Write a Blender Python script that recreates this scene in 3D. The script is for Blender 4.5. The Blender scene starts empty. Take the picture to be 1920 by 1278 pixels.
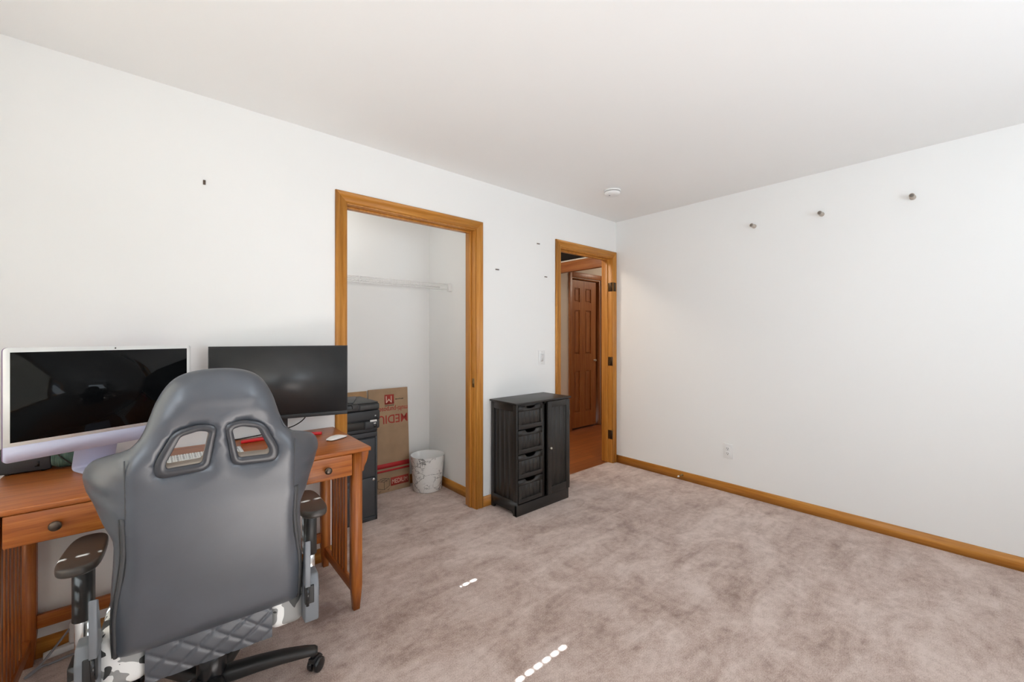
import bpy, bmesh, math, random
import numpy as np
from mathutils import Vector, Matrix
from mathutils.geometry import delaunay_2d_cdt
random.seed(7)
SC = bpy.context.scene
COL = SC.collection
PI = math.pi

# ------------------------------------------------------------------ materials
def new_mat(name):
    m = bpy.data.materials.new(name); m.use_nodes = True
    nt = m.node_tree; b = nt.nodes['Principled BSDF']
    return m, nt, b
def N(nt, t, **kw):
    n = nt.nodes.new(t)
    for k, v in kw.items():
        if k in n.inputs: n.inputs[k].default_value = v
        else: setattr(n, k, v)
    return n
def ramp(nt, fac, stops):
    r = nt.nodes.new('ShaderNodeValToRGB')
    while len(r.color_ramp.elements) < len(stops): r.color_ramp.elements.new(0.5)
    for e, (p, c) in zip(r.color_ramp.elements, stops):
        e.position = p; e.color = (c[0], c[1], c[2], 1)
    nt.links.new(fac, r.inputs['Fac']); return r
def bump(nt, b, height, strength=0.2, dist=0.002):
    bp = N(nt, 'ShaderNodeBump', Strength=strength, Distance=dist)
    nt.links.new(height, bp.inputs['Height']); nt.links.new(bp.outputs['Normal'], b.inputs['Normal'])
def coords(nt, scale=(1, 1, 1), rot=(0, 0, 0)):
    tc = nt.nodes.new('ShaderNodeTexCoord'); mp = nt.nodes.new('ShaderNodeMapping')
    mp.inputs['Scale'].default_value = scale; mp.inputs['Rotation'].default_value = rot
    nt.links.new(tc.outputs['Object'], mp.inputs['Vector']); return mp.outputs['Vector']
def srgb(r, g, b):
    f = lambda c: (c/255/12.92) if c/255 <= 0.04045 else ((c/255+0.055)/1.055)**2.4
    return (f(r), f(g), f(b))
def plain(name, col, rough=0.5, metal=0.0, spec=0.5, var=0.06, bscale=0, bstr=0.1, coat=0):
    m, nt, b = new_mat(name)
    v = coords(nt)
    nz = N(nt, 'ShaderNodeTexNoise', Scale=9.0, Detail=4.0); nt.links.new(v, nz.inputs['Vector'])
    lo = tuple(c*(1-var) for c in col); hi = tuple(min(1, c*(1+var)) for c in col)
    r = ramp(nt, nz.outputs['Fac'], [(0.3, lo), (0.7, hi)])
    nt.links.new(r.outputs['Color'], b.inputs['Base Color'])
    b.inputs['Roughness'].default_value = rough; b.inputs['Metallic'].default_value = metal
    b.inputs['Specular IOR Level'].default_value = spec
    if coat: b.inputs['Coat Weight'].default_value = coat; b.inputs['Coat Roughness'].default_value = 0.15
    if bscale:
        n2 = N(nt, 'ShaderNodeTexNoise', Scale=float(bscale), Detail=3.0); nt.links.new(v, n2.inputs['Vector'])
        bump(nt, b, n2.outputs['Fac'], bstr, 0.001)
    return m
def wood(name, dark, mid, light, axis='z', rough=0.35, sc=1.0, spec=0.45):
    m, nt, b = new_mat(name)
    L = 1.1*sc; A = 26*sc
    s = {'x': (L, A, A), 'y': (A, L, A), 'z': (A, A, L)}[axis]
    v = coords(nt, s)
    n1 = N(nt, 'ShaderNodeTexNoise', Scale=1.6, Detail=5.0, Roughness=0.6, Distortion=0.6); nt.links.new(v, n1.inputs['Vector'])
    n2 = N(nt, 'ShaderNodeTexNoise', Scale=6.0, Detail=3.0, Roughness=0.7); nt.links.new(v, n2.inputs['Vector'])
    mx = nt.nodes.new('ShaderNodeMath'); mx.operation = 'MULTIPLY_ADD'
    nt.links.new(n2.outputs['Fac'], mx.inputs[0]); mx.inputs[1].default_value = 0.35
    ad = nt.nodes.new('ShaderNodeMath'); ad.operation = 'MULTIPLY'; ad.inputs[1].default_value = 0.68
    nt.links.new(n1.outputs['Fac'], ad.inputs[0]); nt.links.new(ad.outputs[0], mx.inputs[2])
    r = ramp(nt, mx.outputs[0], [(0.33, dark), (0.5, mid), (0.68, light)])
    nt.links.new(r.outputs['Color'], b.inputs['Base Color'])
    b.inputs['Roughness'].default_value = rough; b.inputs['Specular IOR Level'].default_value = spec
    bump(nt, b, n2.outputs['Fac'], 0.12, 0.001)
    return m

M = {}
def wall_mat(name, col):
    m, nt, b = new_mat(name)
    v = coords(nt)
    n = N(nt, 'ShaderNodeTexNoise', Scale=180.0, Detail=2.0); nt.links.new(v, n.inputs['Vector'])
    n2 = N(nt, 'ShaderNodeTexNoise', Scale=1.3, Detail=3.0); nt.links.new(v, n2.inputs['Vector'])
    r = ramp(nt, n2.outputs['Fac'], [(0.3, tuple(c*0.985 for c in col)), (0.7, col)])
    nt.links.new(r.outputs['Color'], b.inputs['Base Color'])
    b.inputs['Roughness'].default_value = 0.75; b.inputs['Specular IOR Level'].default_value = 0.25
    bump(nt, b, n.outputs['Fac'], 0.06, 0.001); return m
M['wall'] = wall_mat('wall_paint', (0.85, 0.85, 0.835))
M['ceil'] = wall_mat('ceiling_paint', (0.86, 0.86, 0.85))
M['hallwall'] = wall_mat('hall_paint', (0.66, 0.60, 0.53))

def carpet_mat():
    m, nt, b = new_mat('carpet')
    v = coords(nt)
    warp = N(nt, 'ShaderNodeTexNoise', Scale=2.3, Detail=5.0, Roughness=0.62, Distortion=1.4); nt.links.new(v, warp.inputs['Vector'])
    v2 = coords(nt, (1.0, 3.2, 1.0), (0, 0, 0.75))
    trk = N(nt, 'ShaderNodeTexNoise', Scale=2.6, Detail=6.0, Roughness=0.68, Distortion=0.9); nt.links.new(v2, trk.inputs['Vector'])
    fine = N(nt, 'ShaderNodeTexNoise', Scale=210.0, Detail=2.0, Roughness=0.7); nt.links.new(v, fine.inputs['Vector'])
    mid = N(nt, 'ShaderNodeTexNoise', Scale=26.0, Detail=4.0, Roughness=0.7); nt.links.new(v, mid.inputs['Vector'])
    def ma(a, k, c):
        x = nt.nodes.new('ShaderNodeMath'); x.operation = 'MULTIPLY_ADD'
        nt.links.new(a, x.inputs[0]); x.inputs[1].default_value = k
        if isinstance(c, float): x.inputs[2].default_value = c
        else: nt.links.new(c, x.inputs[2])
        return x.outputs[0]
    s = ma(warp.outputs['Fac'], 0.42, 0.0); s = ma(trk.outputs['Fac'], 0.40, s)
    s = ma(mid.outputs['Fac'], 0.27, s); s = ma(fine.outputs['Fac'], 0.40, s)
    r = ramp(nt, s, [(0.58, (0.27, 0.180, 0.146)), (0.715, (0.48, 0.366, 0.312)), (0.85, (0.67, 0.553, 0.495))])
    # a dark spot on the carpet beside the desk leg
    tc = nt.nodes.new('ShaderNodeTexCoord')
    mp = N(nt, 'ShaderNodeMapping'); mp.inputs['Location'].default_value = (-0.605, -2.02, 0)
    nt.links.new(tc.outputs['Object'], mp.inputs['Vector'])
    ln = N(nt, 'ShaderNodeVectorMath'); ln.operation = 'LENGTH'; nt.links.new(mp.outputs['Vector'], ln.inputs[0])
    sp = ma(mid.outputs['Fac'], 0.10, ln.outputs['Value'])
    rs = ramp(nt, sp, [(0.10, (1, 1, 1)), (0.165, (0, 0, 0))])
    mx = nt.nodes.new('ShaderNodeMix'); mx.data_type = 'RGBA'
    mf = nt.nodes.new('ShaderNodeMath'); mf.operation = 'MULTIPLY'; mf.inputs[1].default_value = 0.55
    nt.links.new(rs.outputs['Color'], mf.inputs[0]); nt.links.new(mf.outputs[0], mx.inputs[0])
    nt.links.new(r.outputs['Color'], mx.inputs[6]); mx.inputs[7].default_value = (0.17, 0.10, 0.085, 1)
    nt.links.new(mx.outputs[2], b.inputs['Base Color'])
    b.inputs['Roughness'].default_value = 0.95; b.inputs['Specular IOR Level'].default_value = 0.1
    b.inputs['Sheen Weight'].default_value = 0.25; b.inputs['Sheen Roughness'].default_value = 0.5
    bump(nt, b, ma(fine.outputs['Fac'], 0.7, ma(mid.outputs['Fac'], 0.6, ma(trk.outputs['Fac'], 0.8, 0.0))), 0.55, 0.006)
    return m
M['carpet'] = carpet_mat()
OAK = ((0.36, 0.130, 0.018), (0.50, 0.205, 0.032), (0.62, 0.290, 0.060))
for a in 'xyz': M['oak_'+a] = wood('oak_'+a, *OAK, axis=a, rough=0.38)
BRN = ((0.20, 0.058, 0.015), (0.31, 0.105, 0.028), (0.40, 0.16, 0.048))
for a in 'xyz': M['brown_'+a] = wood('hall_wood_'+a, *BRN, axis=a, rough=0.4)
DSK = ((0.20, 0.048, 0.008), (0.36, 0.100, 0.016), (0.48, 0.165, 0.032))
for a in 'xyz': M['desk_'+a] = wood('desk_wood_'+a, *DSK, axis=a, rough=0.34, sc=1.3, spec=0.5)
def plank_mat():
    m, nt, b = new_mat('hall_planks')
    v = coords(nt, (1, 1, 1))
    br = N(nt, 'ShaderNodeTexBrick'); br.offset = 0.37
    br.inputs['Color1'].default_value = (0.36, 0.115, 0.030, 1); br.inputs['Color2'].default_value = (0.25, 0.075, 0.020, 1)
    br.inputs['Mortar'].default_value = (0.07, 0.02, 0.008, 1)
    br.inputs['Scale'].default_value = 1.0; br.inputs['Mortar Size'].default_value = 0.0016
    br.inputs['Brick Width'].default_value = 0.9; br.inputs['Row Height'].default_value = 0.083
    nt.links.new(v, br.inputs['Vector'])
    v2 = coords(nt, (2, 34, 1)); n = N(nt, 'ShaderNodeTexNoise', Scale=2.0, Detail=5.0); nt.links.new(v2, n.inputs['Vector'])
    mx = nt.nodes.new('ShaderNodeMix'); mx.data_type = 'RGBA'; mx.blend_type = 'MULTIPLY'; mx.inputs[0].default_value = 0.7
    r = ramp(nt, n.outputs['Fac'], [(0.3, (0.62, 0.6, 0.58)), (0.7, (1.15, 1.15, 1.15))])
    nt.links.new(br.outputs['Color'], mx.inputs[6]); nt.links.new(r.outputs['Color'], mx.inputs[7])
    nt.links.new(mx.outputs[2], b.inputs['Base Color']); b.inputs['Roughness'].default_value = 0.3
    return m
M['plank'] = plank_mat()
M['dark'] = plain('dark_board', (0.012, 0.009, 0.008), 0.7)
M['white'] = plain('white_plastic', (0.80, 0.80, 0.79), 0.4, var=0.02)
M['whitewire'] = plain('white_wire', (0.85, 0.85, 0.84), 0.4, var=0.02)
M['slot'] = plain('slot_black', (0.02, 0.02, 0.02), 0.6)
M['black'] = plain('black_plastic', (0.018, 0.018, 0.019), 0.45, bscale=400, bstr=0.08)
M['gloss'] = plain('gloss_black', (0.012, 0.012, 0.013), 0.18)
M['printer'] = plain('printer_plastic', (0.030, 0.031, 0.033), 0.42, bscale=500, bstr=0.08)
M['printer2'] = plain('printer_top_plastic', (0.045, 0.044, 0.042), 0.5)
M['steel'] = plain('painted_steel', (0.052, 0.055, 0.060), 0.4)
M['steel_edge'] = plain('painted_steel_frame', (0.040, 0.042, 0.046), 0.42)
M['chrome'] = plain('chrome', (0.75, 0.75, 0.75), 0.16, 1.0, var=0.02)
M['nickel'] = plain('satin_nickel', (0.62, 0.58, 0.50), 0.28, 1.0)
M['bronze'] = plain('dark_bronze', (0.13, 0.10, 0.08), 0.33, 0.9)
M['hinge'] = plain('dark_hinge_metal', (0.075, 0.045, 0.022), 0.4, 0.7)
M['brass'] = plain('old_brass', (0.30, 0.20, 0.09), 0.35, 0.9)
M['cabinet'] = plain('black_paint', (0.018, 0.0155, 0.0135), 0.40, var=0.12)
M['leather'] = plain('grey_black_leatherette', (0.058, 0.065, 0.078), 0.36, spec=0.85, var=0.10, bscale=420, bstr=0.12)
M['piping'] = plain('zip_band', (0.05, 0.05, 0.052), 0.55, bscale=600, bstr=0.3)
M['frame_pl'] = plain('cutout_plastic', (0.035, 0.037, 0.043), 0.3, spec=0.6)
M['reflection'] = plain('beige_reflection', (0.40, 0.34, 0.28), 0.4)  # beige is reflected light painted onto the cutout's inner wall
M['grey_pl'] = plain('grey_plastic', (0.155, 0.165, 0.18), 0.42)
M['rubber'] = plain('base_black', (0.022, 0.021, 0.020), 0.4, bscale=300, bstr=0.1)
M['pad'] = plain('armrest_pad', (0.05, 0.042, 0.036), 0.35)
M['imac_white'] = plain('white_bezel', (0.82, 0.83, 0.82), 0.3, var=0.01)
M['imac_chin'] = plain('lilac_aluminium', (0.56, 0.58, 0.75), 0.4, var=0.02)
M['imac_back'] = plain('violet_aluminium', (0.20, 0.10, 0.26), 0.35)
M['screen'] = plain('glass_screen', (0.004, 0.0045, 0.005), 0.06, spec=0.10)
M['matte_screen'] = plain('matte_screen', (0.030, 0.031, 0.032), 0.36, spec=0.5)
M['red'] = plain('red_plastic', (0.58, 0.012, 0.016), 0.35)
M['mouse'] = plain('mouse_white', (0.86, 0.85, 0.82), 0.25, var=0.01)
M['card'] = plain('cardboard', (0.36, 0.235, 0.140), 0.85, var=0.10, bscale=60, bstr=0.05)
M['card_in'] = plain('cardboard_inner', (0.42, 0.25, 0.125), 0.85, var=0.10)
M['ink'] = plain('red_ink', (0.36, 0.035, 0.022), 0.7)
M['ink2'] = plain('bright_red_ink', (0.45, 0.020, 0.022), 0.6)
M['inkb'] = plain('black_ink', (0.03, 0.025, 0.02), 0.7)
M['inkp'] = plain('pale_ink', (0.62, 0.42, 0.32), 0.7)
M['green'] = plain('green_cord', (0.085, 0.145, 0.115), 0.8, var=0.3)
M['greycord'] = plain('grey_cord', (0.28, 0.285, 0.30), 0.5)
M['tan'] = plain('tan_felt', (0.46, 0.40, 0.34), 0.8)
M['darkhole'] = plain('dark_end', (0.22, 0.19, 0.16), 0.8)
def blind_mat():
    m, nt, b = new_mat('blind_slats'); v = coords(nt)
    n = N(nt, 'ShaderNodeTexNoise', Scale=30.0); nt.links.new(v, n.inputs['Vector'])
    r = ramp(nt, n.outputs['Fac'], [(0.3, (0.70, 0.60, 0.48)), (0.7, (0.76, 0.66, 0.54))])
    tr = nt.nodes.new('ShaderNodeBsdfTranslucent'); tr.inputs['Color'].default_value = (0.88, 0.82, 0.75, 1)
    nt.links.new(r.outputs['Color'], b.inputs['Base Color'])
    mx = nt.nodes.new('ShaderNodeMixShader'); mx.inputs[0].default_value = 0.50
    nt.links.new(b.outputs[0], mx.inputs[1]); nt.links.new(tr.outputs[0], mx.inputs[2])
    nt.links.new(mx.outputs[0], nt.nodes['Material Output'].inputs['Surface']); return m
M['blind'] = blind_mat()
def camo_mat():
    m, nt, b = new_mat('camo_print')
    v = coords(nt)
    def lay(sc, off):
        mp = N(nt, 'ShaderNodeMapping'); mp.inputs['Location'].default_value = (off, off*2, off*3); nt.links.new(v, mp.inputs['Vector'])
        n = N(nt, 'ShaderNodeTexNoise', Scale=sc, Detail=1.5, Distortion=0.8); nt.links.new(mp.outputs['Vector'], n.inputs['Vector']); return n.outputs['Fac']
    base = None
    r1 = ramp(nt, lay(13, 1.7), [(0, srgb(235, 235, 232)), (0.54, srgb(150, 150, 148))]); r1.color_ramp.interpolation = 'CONSTANT'
    r2 = ramp(nt, lay(15, 4.1), [(0, (0, 0, 0)), (0.57, (1, 1, 1))]); r2.color_ramp.interpolation = 'CONSTANT'
    mx = nt.nodes.new('ShaderNodeMix'); mx.data_type = 'RGBA'
    nt.links.new(r2.outputs['Color'], mx.inputs[0]); nt.links.new(r1.outputs['Color'], mx.inputs[6]); mx.inputs[7].default_value = (*srgb(62, 63, 62), 1)
    nt.links.new(mx.outputs[2], b.inputs['Base Color']); b.inputs['Roughness'].default_value = 0.5
    return m
M['camo'] = camo_mat()
def marble_mat():
    m, nt, b = new_mat('marble_print')
    v = coords(nt)
    w = N(nt, 'ShaderNodeTexNoise', Scale=5.0, Detail=6.0, Roughness=0.7); nt.links.new(v, w.inputs['Vector'])
    mixv = nt.nodes.new('ShaderNodeMix'); mixv.data_type = 'VECTOR'; mixv.inputs[0].default_value = 0.22
    nt.links.new(v, mixv.inputs[4]); nt.links.new(w.outputs['Color'], mixv.inputs[5])
    def vein(sc, width, off):
        mp = N(nt, 'ShaderNodeMapping'); mp.inputs['Location'].default_value = (off, off, off); mp.inputs['Scale'].default_value = (1.0, 1.0, 1.9)
        nt.links.new(mixv.outputs[1], mp.inputs['Vector'])
        vo = nt.nodes.new('ShaderNodeTexVoronoi'); vo.feature = 'DISTANCE_TO_EDGE'; vo.inputs['Scale'].default_value = sc
        nt.links.new(mp.outputs['Vector'], vo.inputs['Vector'])
        return ramp(nt, vo.outputs['Distance'], [(0.0, (1, 1, 1)), (width, (0, 0, 0))]).outputs['Color']
    msk = N(nt, 'ShaderNodeTexNoise', Scale=7.0, Detail=3.0); nt.links.new(v, msk.inputs['Vector'])
    mr = ramp(nt, msk.outputs['Fac'], [(0.42, (0, 0, 0)), (0.54, (1, 1, 1))])
    a = nt.nodes.new('ShaderNodeMix'); a.data_type = 'RGBA'; a.blend_type = 'MULTIPLY'; a.inputs[0].default_value = 1
    nt.links.new(vein(8.5, 0.045, 0.3), a.inputs[6]); nt.links.new(mr.outputs['Color'], a.inputs[7])
    ad = nt.nodes.new('ShaderNodeMix'); ad.data_type = 'RGBA'; ad.blend_type = 'LIGHTEN'; ad.inputs[0].default_value = 1
    nt.links.new(a.outputs[2], ad.inputs[6]); nt.links.new(vein(4.2, 0.022, 1.9), ad.inputs[7])
    fin = nt.nodes.new('ShaderNodeMix'); fin.data_type = 'RGBA'
    nt.links.new(ad.outputs[2], fin.inputs[0]); fin.inputs[6].default_value = (0.83, 0.82, 0.79, 1); fin.inputs[7].default_value = (0.05, 0.05, 0.05, 1)
    nt.links.new(fin.outputs[2], b.inputs['Base Color']); b.inputs['Roughness'].default_value = 0.35
    return m
M['marble'] = marble_mat()

# ------------------------------------------------------------------ mesh builder
class MB:
    def __init__(s): s.bm = bmesh.new()
    def _add(s, tmp, mat=None):
        if mat is not None: bmesh.ops.transform(tmp, matrix=mat, verts=tmp.verts)
        vm = {v: s.bm.verts.new(v.co) for v in tmp.verts}
        for f in tmp.faces:
            try: s.bm.faces.new([vm[v] for v in f.verts])
            except ValueError: pass
        tmp.free(); return s
    def box(s, x0, y0, z0, x1, y1, z1, bev=0.0, seg=2, mat=None):
        t = bmesh.new(); bmesh.ops.create_cube(t, size=1)
        for v in t.verts:
            v.co = ((x0+x1)/2 + v.co.x*(x1-x0), (y0+y1)/2 + v.co.y*(y1-y0), (z0+z1)/2 + v.co.z*(z1-z0))
        if bev: bmesh.ops.bevel(t, geom=t.edges[:], offset=bev, segments=seg, profile=0.5, affect='EDGES', clamp_overlap=True)
        return s._add(t, mat)
    def prism(s, poly, axis, lo, hi, bev=0.0, seg=2, mat=None, caponly=False):
        t = bmesh.new()
        def P(a, b, c): return {'x': (c, a, b), 'y': (a, c, b), 'z': (a, b, c)}[axis]
        A = [t.verts.new(P(a, b, lo)) for a, b in poly]; B = [t.verts.new(P(a, b, hi)) for a, b in poly]
        fa = t.faces.new(A); fb = t.faces.new(B[::-1]); n = len(poly)
        for i in range(n): t.faces.new((A[i], B[i], B[(i+1) % n], A[(i+1) % n]))
        bmesh.ops.recalc_face_normals(t, faces=t.faces[:])
        if bev:
            ed = [e for e in t.edges if (e in fa.edges[:] or e in fb.edges[:])] if caponly else t.edges[:]
            bmesh.ops.bevel(t, geom=ed, offset=bev, segments=seg, profile=0.5, affect='EDGES', clamp_overlap=True)
        big = [f for f in t.faces if len(f.verts) > 4]
        if big: bmesh.ops.triangulate(t, faces=big)
        return s._add(t, mat)
    def cyl(s, p0, p1, r0, r1=None, n=24, mat=None):
        return s.tube([p0, p1], [r0, r0 if r1 is None else r1], n, mat=mat)
    def tube(s, pts, r, n=10, closed=False, mat=None, flat=1.0, up=None):
        pts = [Vector(p) for p in pts]; m = len(pts)
        rr = list(r) if hasattr(r, '__len__') else [r]*m
        t = bmesh.new(); rings = []; prev = None
        for i, p in enumerate(pts):
            if closed: d = pts[(i+1) % m] - pts[i-1]
            else: d = pts[min(i+1, m-1)] - pts[max(i-1, 0)]
            d.normalize()
            if prev is None:
                a = Vector(up) if up else (Vector((0, 0, 1)) if abs(d.z) < 0.9 else Vector((1, 0, 0)))
            else: a = prev
            a = (a - d*a.dot(d)).normalized(); prev = a; b = d.cross(a)
            rings.append([t.verts.new(p + (a*math.cos(2*PI*k/n)*flat + b*math.sin(2*PI*k/n))*rr[i]) for k in range(n)])
        for i in range(m if closed else m-1):
            R0, R1 = rings[i], rings[(i+1) % m]
            for k in range(n): t.faces.new((R0[k], R0[(k+1) % n], R1[(k+1) % n], R1[k]))
        if not closed: t.faces.new(rings[0][::-1]); t.faces.new(rings[-1])
        bmesh.ops.recalc_face_normals(t, faces=t.faces[:])
        return s._add(t, mat)
    def lathe(s, prof, n=40, c=(0, 0, 0), mat=None):
        t = bmesh.new(); rings = []
        for r, z in prof:
            if r < 1e-6: rings.append([t.verts.new((c[0], c[1], c[2]+z))])
            else: rings.append([t.verts.new((c[0]+r*math.cos(2*PI*k/n), c[1]+r*math.sin(2*PI*k/n), c[2]+z)) for k in range(n)])
        for A, B in zip(rings, rings[1:]):
            for k in range(n):
                a0, a1 = A[k % len(A)], A[(k+1) % len(A)]; b0, b1 = B[k % len(B)], B[(k+1) % len(B)]
                vs = []
                for q in (a0, a1, b1, b0):
                    if q not in vs: vs.append(q)
                if len(vs) > 2: t.faces.new(vs)
        bmesh.ops.recalc_face_normals(t, faces=t.faces[:])
        return s._add(t, mat)
    def ball(s, c, r, sc=(1, 1, 1), mat=None):
        t = bmesh.new(); bmesh.ops.create_uvsphere(t, u_segments=20, v_segments=12, radius=r)
        for v in t.verts: v.co = (c[0]+v.co.x*sc[0], c[1]+v.co.y*sc[1], c[2]+v.co.z*sc[2])
        return s._add(t, mat)
    def build(s, name, mat, parent=None, smooth=True, ang=0.6, loc=None, rotz=0):
        me = bpy.data.meshes.new(name)
        if smooth:
            for f in s.bm.faces: f.smooth = True
            for e in s.bm.edges:
                if len(e.link_faces) == 2 and e.calc_face_angle(0) > ang: e.smooth = False
        s.bm.to_mesh(me); s.bm.free()
        me.materials.append(mat if not isinstance(mat, str) else M[mat])
        o = bpy.data.objects.new(name, me); COL.objects.link(o)
        if parent is not None: o.parent = parent
        if loc is not None: o.location = loc
        if rotz: o.rotation_euler[2] = rotz
        return o
def tag(o, label=None, cat=None, group=None, kind=None):
    if label: o['label'] = label
    if cat: o['category'] = cat
    if group: o['group'] = group
    if kind: o['kind'] = kind
    return o
def thing(name, label, cat, loc=(0, 0, 0), rotz=0, group=None):
    o = bpy.data.objects.new(name, None); COL.objects.link(o)
    o.location = loc; o.rotation_euler = (0, 0, rotz); o.empty_display_size = 0.05
    return tag(o, label, cat, group)
def struct(o): o['kind'] = 'structure'; return o
def text_mesh(name, s, size, mat, parent, matrix, depth=0.0006, bold=0.0, width=None, align='LEFT'):
    cu = bpy.data.curves.new(name, 'FONT'); cu.body = s; cu.size = size; cu.extrude = depth; cu.offset = bold
    cu.align_x = align; cu.resolution_u = 3
    tmp = bpy.data.objects.new(name+'_curve', cu); COL.objects.link(tmp)
    bpy.context.view_layer.update()
    me = bpy.data.meshes.new_from_object(tmp.evaluated_get(bpy.context.evaluated_depsgraph_get()))
    bpy.data.objects.remove(tmp); bpy.data.curves.remove(cu)
    me.transform(Matrix.Identity(4))
    if width:
        xs = [v.co.x for v in me.vertices]; k = width/(max(xs)-min(xs)); me.transform(Matrix.Scale(k, 4, (1, 0, 0)))
    me.transform(matrix); me.materials.clear(); me.materials.append(M[mat])
    o = bpy.data.objects.new(name, me); COL.objects.link(o); o.parent = parent; return o

# ------------------------------------------------------------------ room constants (metres, camera stands at x=0,y=0)
XR, YL, HC = 3.583, 2.49, 2.44          # right wall, left (closet) wall, ceiling height
XS, YB = -0.75, -1.45                   # side wall with windows, wall behind
WT = 0.12
CX0, CX1, OPH = 0.878, 1.81, 2.062      # closet opening
DX0, DX1 = 2.745, 3.508                 # doorway
CLX0, CLX1, CLY = 0.25, 1.90, 3.315      # closet inside
HY = 3.70                               # hall far wall

# floor
b = MB(); b.box(XS-0.1, YB-0.1, -0.1, XR+0.1, YL+0.045, 0); b.box(CLX0-0.1, YL+0.045, -0.1, CLX1+0.05, CLY+0.1, 0)
struct(b.build('floor', 'carpet', smooth=False))
b = MB(); b.box(CLX1+0.06, YL+0.046, -0.1, 6.2, HY+0.1, -0.004); struct(b.build('floor_hall', 'plank', smooth=False))
b = MB(); b.box(XS-0.1, YB-0.1, HC, XR+0.1, YL+WT, HC+0.1); struct(b.build('ceiling', 'ceil', smooth=False))
b = MB(); b.box(CLX0-0.1, YL+WT, HC, CLX1+0.05, CLY+0.1, HC+0.1); struct(b.build('ceiling_closet', 'ceil', smooth=False))
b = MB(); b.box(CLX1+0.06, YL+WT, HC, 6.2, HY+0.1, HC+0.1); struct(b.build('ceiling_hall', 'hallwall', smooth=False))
def wall_with_holes(name, axis, a0, a1, c0, c1, holes, mat='wall'):
    b = MB()
    def bx(u0, u1, z0, z1):
        if u1-u0 < 1e-4 or z1-z0 < 1e-4: return
        if axis == 'x': b.box(u0, c0, z0, u1, c1, z1)
        else: b.box(c0, u0, z0, c1, u1, z1)
    cur = a0
    for (u0, u1, z0, z1) in sorted(holes):
        bx(cur, u0, 0, HC); bx(u0, u1, 0, z0); bx(u0, u1, z1, HC); cur = u1
    bx(cur, a1, 0, HC)
    return struct(b.build(name, mat, smooth=False))
J = 0.018
wall_with_holes('wall_left', 'x', XS-0.1, XR+0.1, YL, YL+WT, [(CX0-J, CX1+J, 0, OPH+J), (DX0-J, DX1+J, 0, OPH+J)])
b = MB(); b.box(XR, YB-0.1, 0, XR+0.1, YL, HC); struct(b.build('wall_right', 'wall', smooth=False))
WIN_A = (0.95, 1.97, 0.70, 2.03); WIN_B = (-0.50, 0.84, 0.80, 1.86)
wall_with_holes('wall_side', 'y', YB-0.1, YL, XS-0.1, XS, [WIN_A, WIN_B])
WIN_C = (0.9, 2.7, 0.88, 2.08)
wall_with_holes('wall_behind', 'x', XS, XR, YB-0.1, YB, [WIN_C])
b = MB(); b.box(CLX0-0.1, CLY, 0, CLX1+0.05, CLY+0.1, HC); struct(b.build('wall_closet_back', 'wall', smooth=False))
b = MB(); b.box(CLX1, YL+WT, 0, CLX1+0.05, CLY, HC); struct(b.build('wall_closet_right', 'wall', smooth=False))
b = MB(); b.box(CLX0-0.1, YL+WT, 0, CLX0, CLY, HC); struct(b.build('wall_closet_left', 'wall', smooth=False))
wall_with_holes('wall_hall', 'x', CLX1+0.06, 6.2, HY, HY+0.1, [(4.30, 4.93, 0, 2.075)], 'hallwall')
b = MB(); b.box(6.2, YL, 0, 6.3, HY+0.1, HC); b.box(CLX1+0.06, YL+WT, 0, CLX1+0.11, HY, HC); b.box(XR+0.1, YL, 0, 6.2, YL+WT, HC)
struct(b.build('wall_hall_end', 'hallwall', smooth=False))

b = MB(); b.box(4.2, HY+0.3, 0, 5.1, HY+0.34, HC); b.box(4.2, HY+0.1, 0, 4.24, HY+0.3, HC); b.box(5.06, HY+0.1, 0, 5.1, HY+0.3, HC); b.box(4.2, HY+0.1, 2.2, 5.1, HY+0.34, 2.24); struct(b.build('wall_hall_cupboard', 'dark', smooth=False))  # walls coloured near black to stand for the shade behind the door

# windows out of view that let the daylight in
def window(name, axis, rect, c0, c1, sx):
    a0, a1, z0, z1 = rect; b = MB(); w = 0.045
    def bx(u0, u1, zz0, zz1, d0=c0, d1=c1):
        if axis == 'y': b.box(d0, u0, zz0, d1, u1, zz1, 0.003)
        else: b.box(u0, d0, zz0, u1, d1, zz1, 0.003)
    bx(a0, a1, z0, z0+w); bx(a0, a1, z1-w*0.5, z1); bx(a0, a0+w, z0, z1); bx(a1-w, a1, z0, z1)
    return struct(b.build(name, 'oak_y' if axis == 'y' else 'oak_x'))
window('window_1', 'y', WIN_A, XS-0.09, XS-0.01, 1)
window('window_2', 'y', WIN_B, XS-0.09, XS-0.01, 1)
window('window_3', 'x', WIN_C, YB-0.09, YB-0.01, 1)

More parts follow.
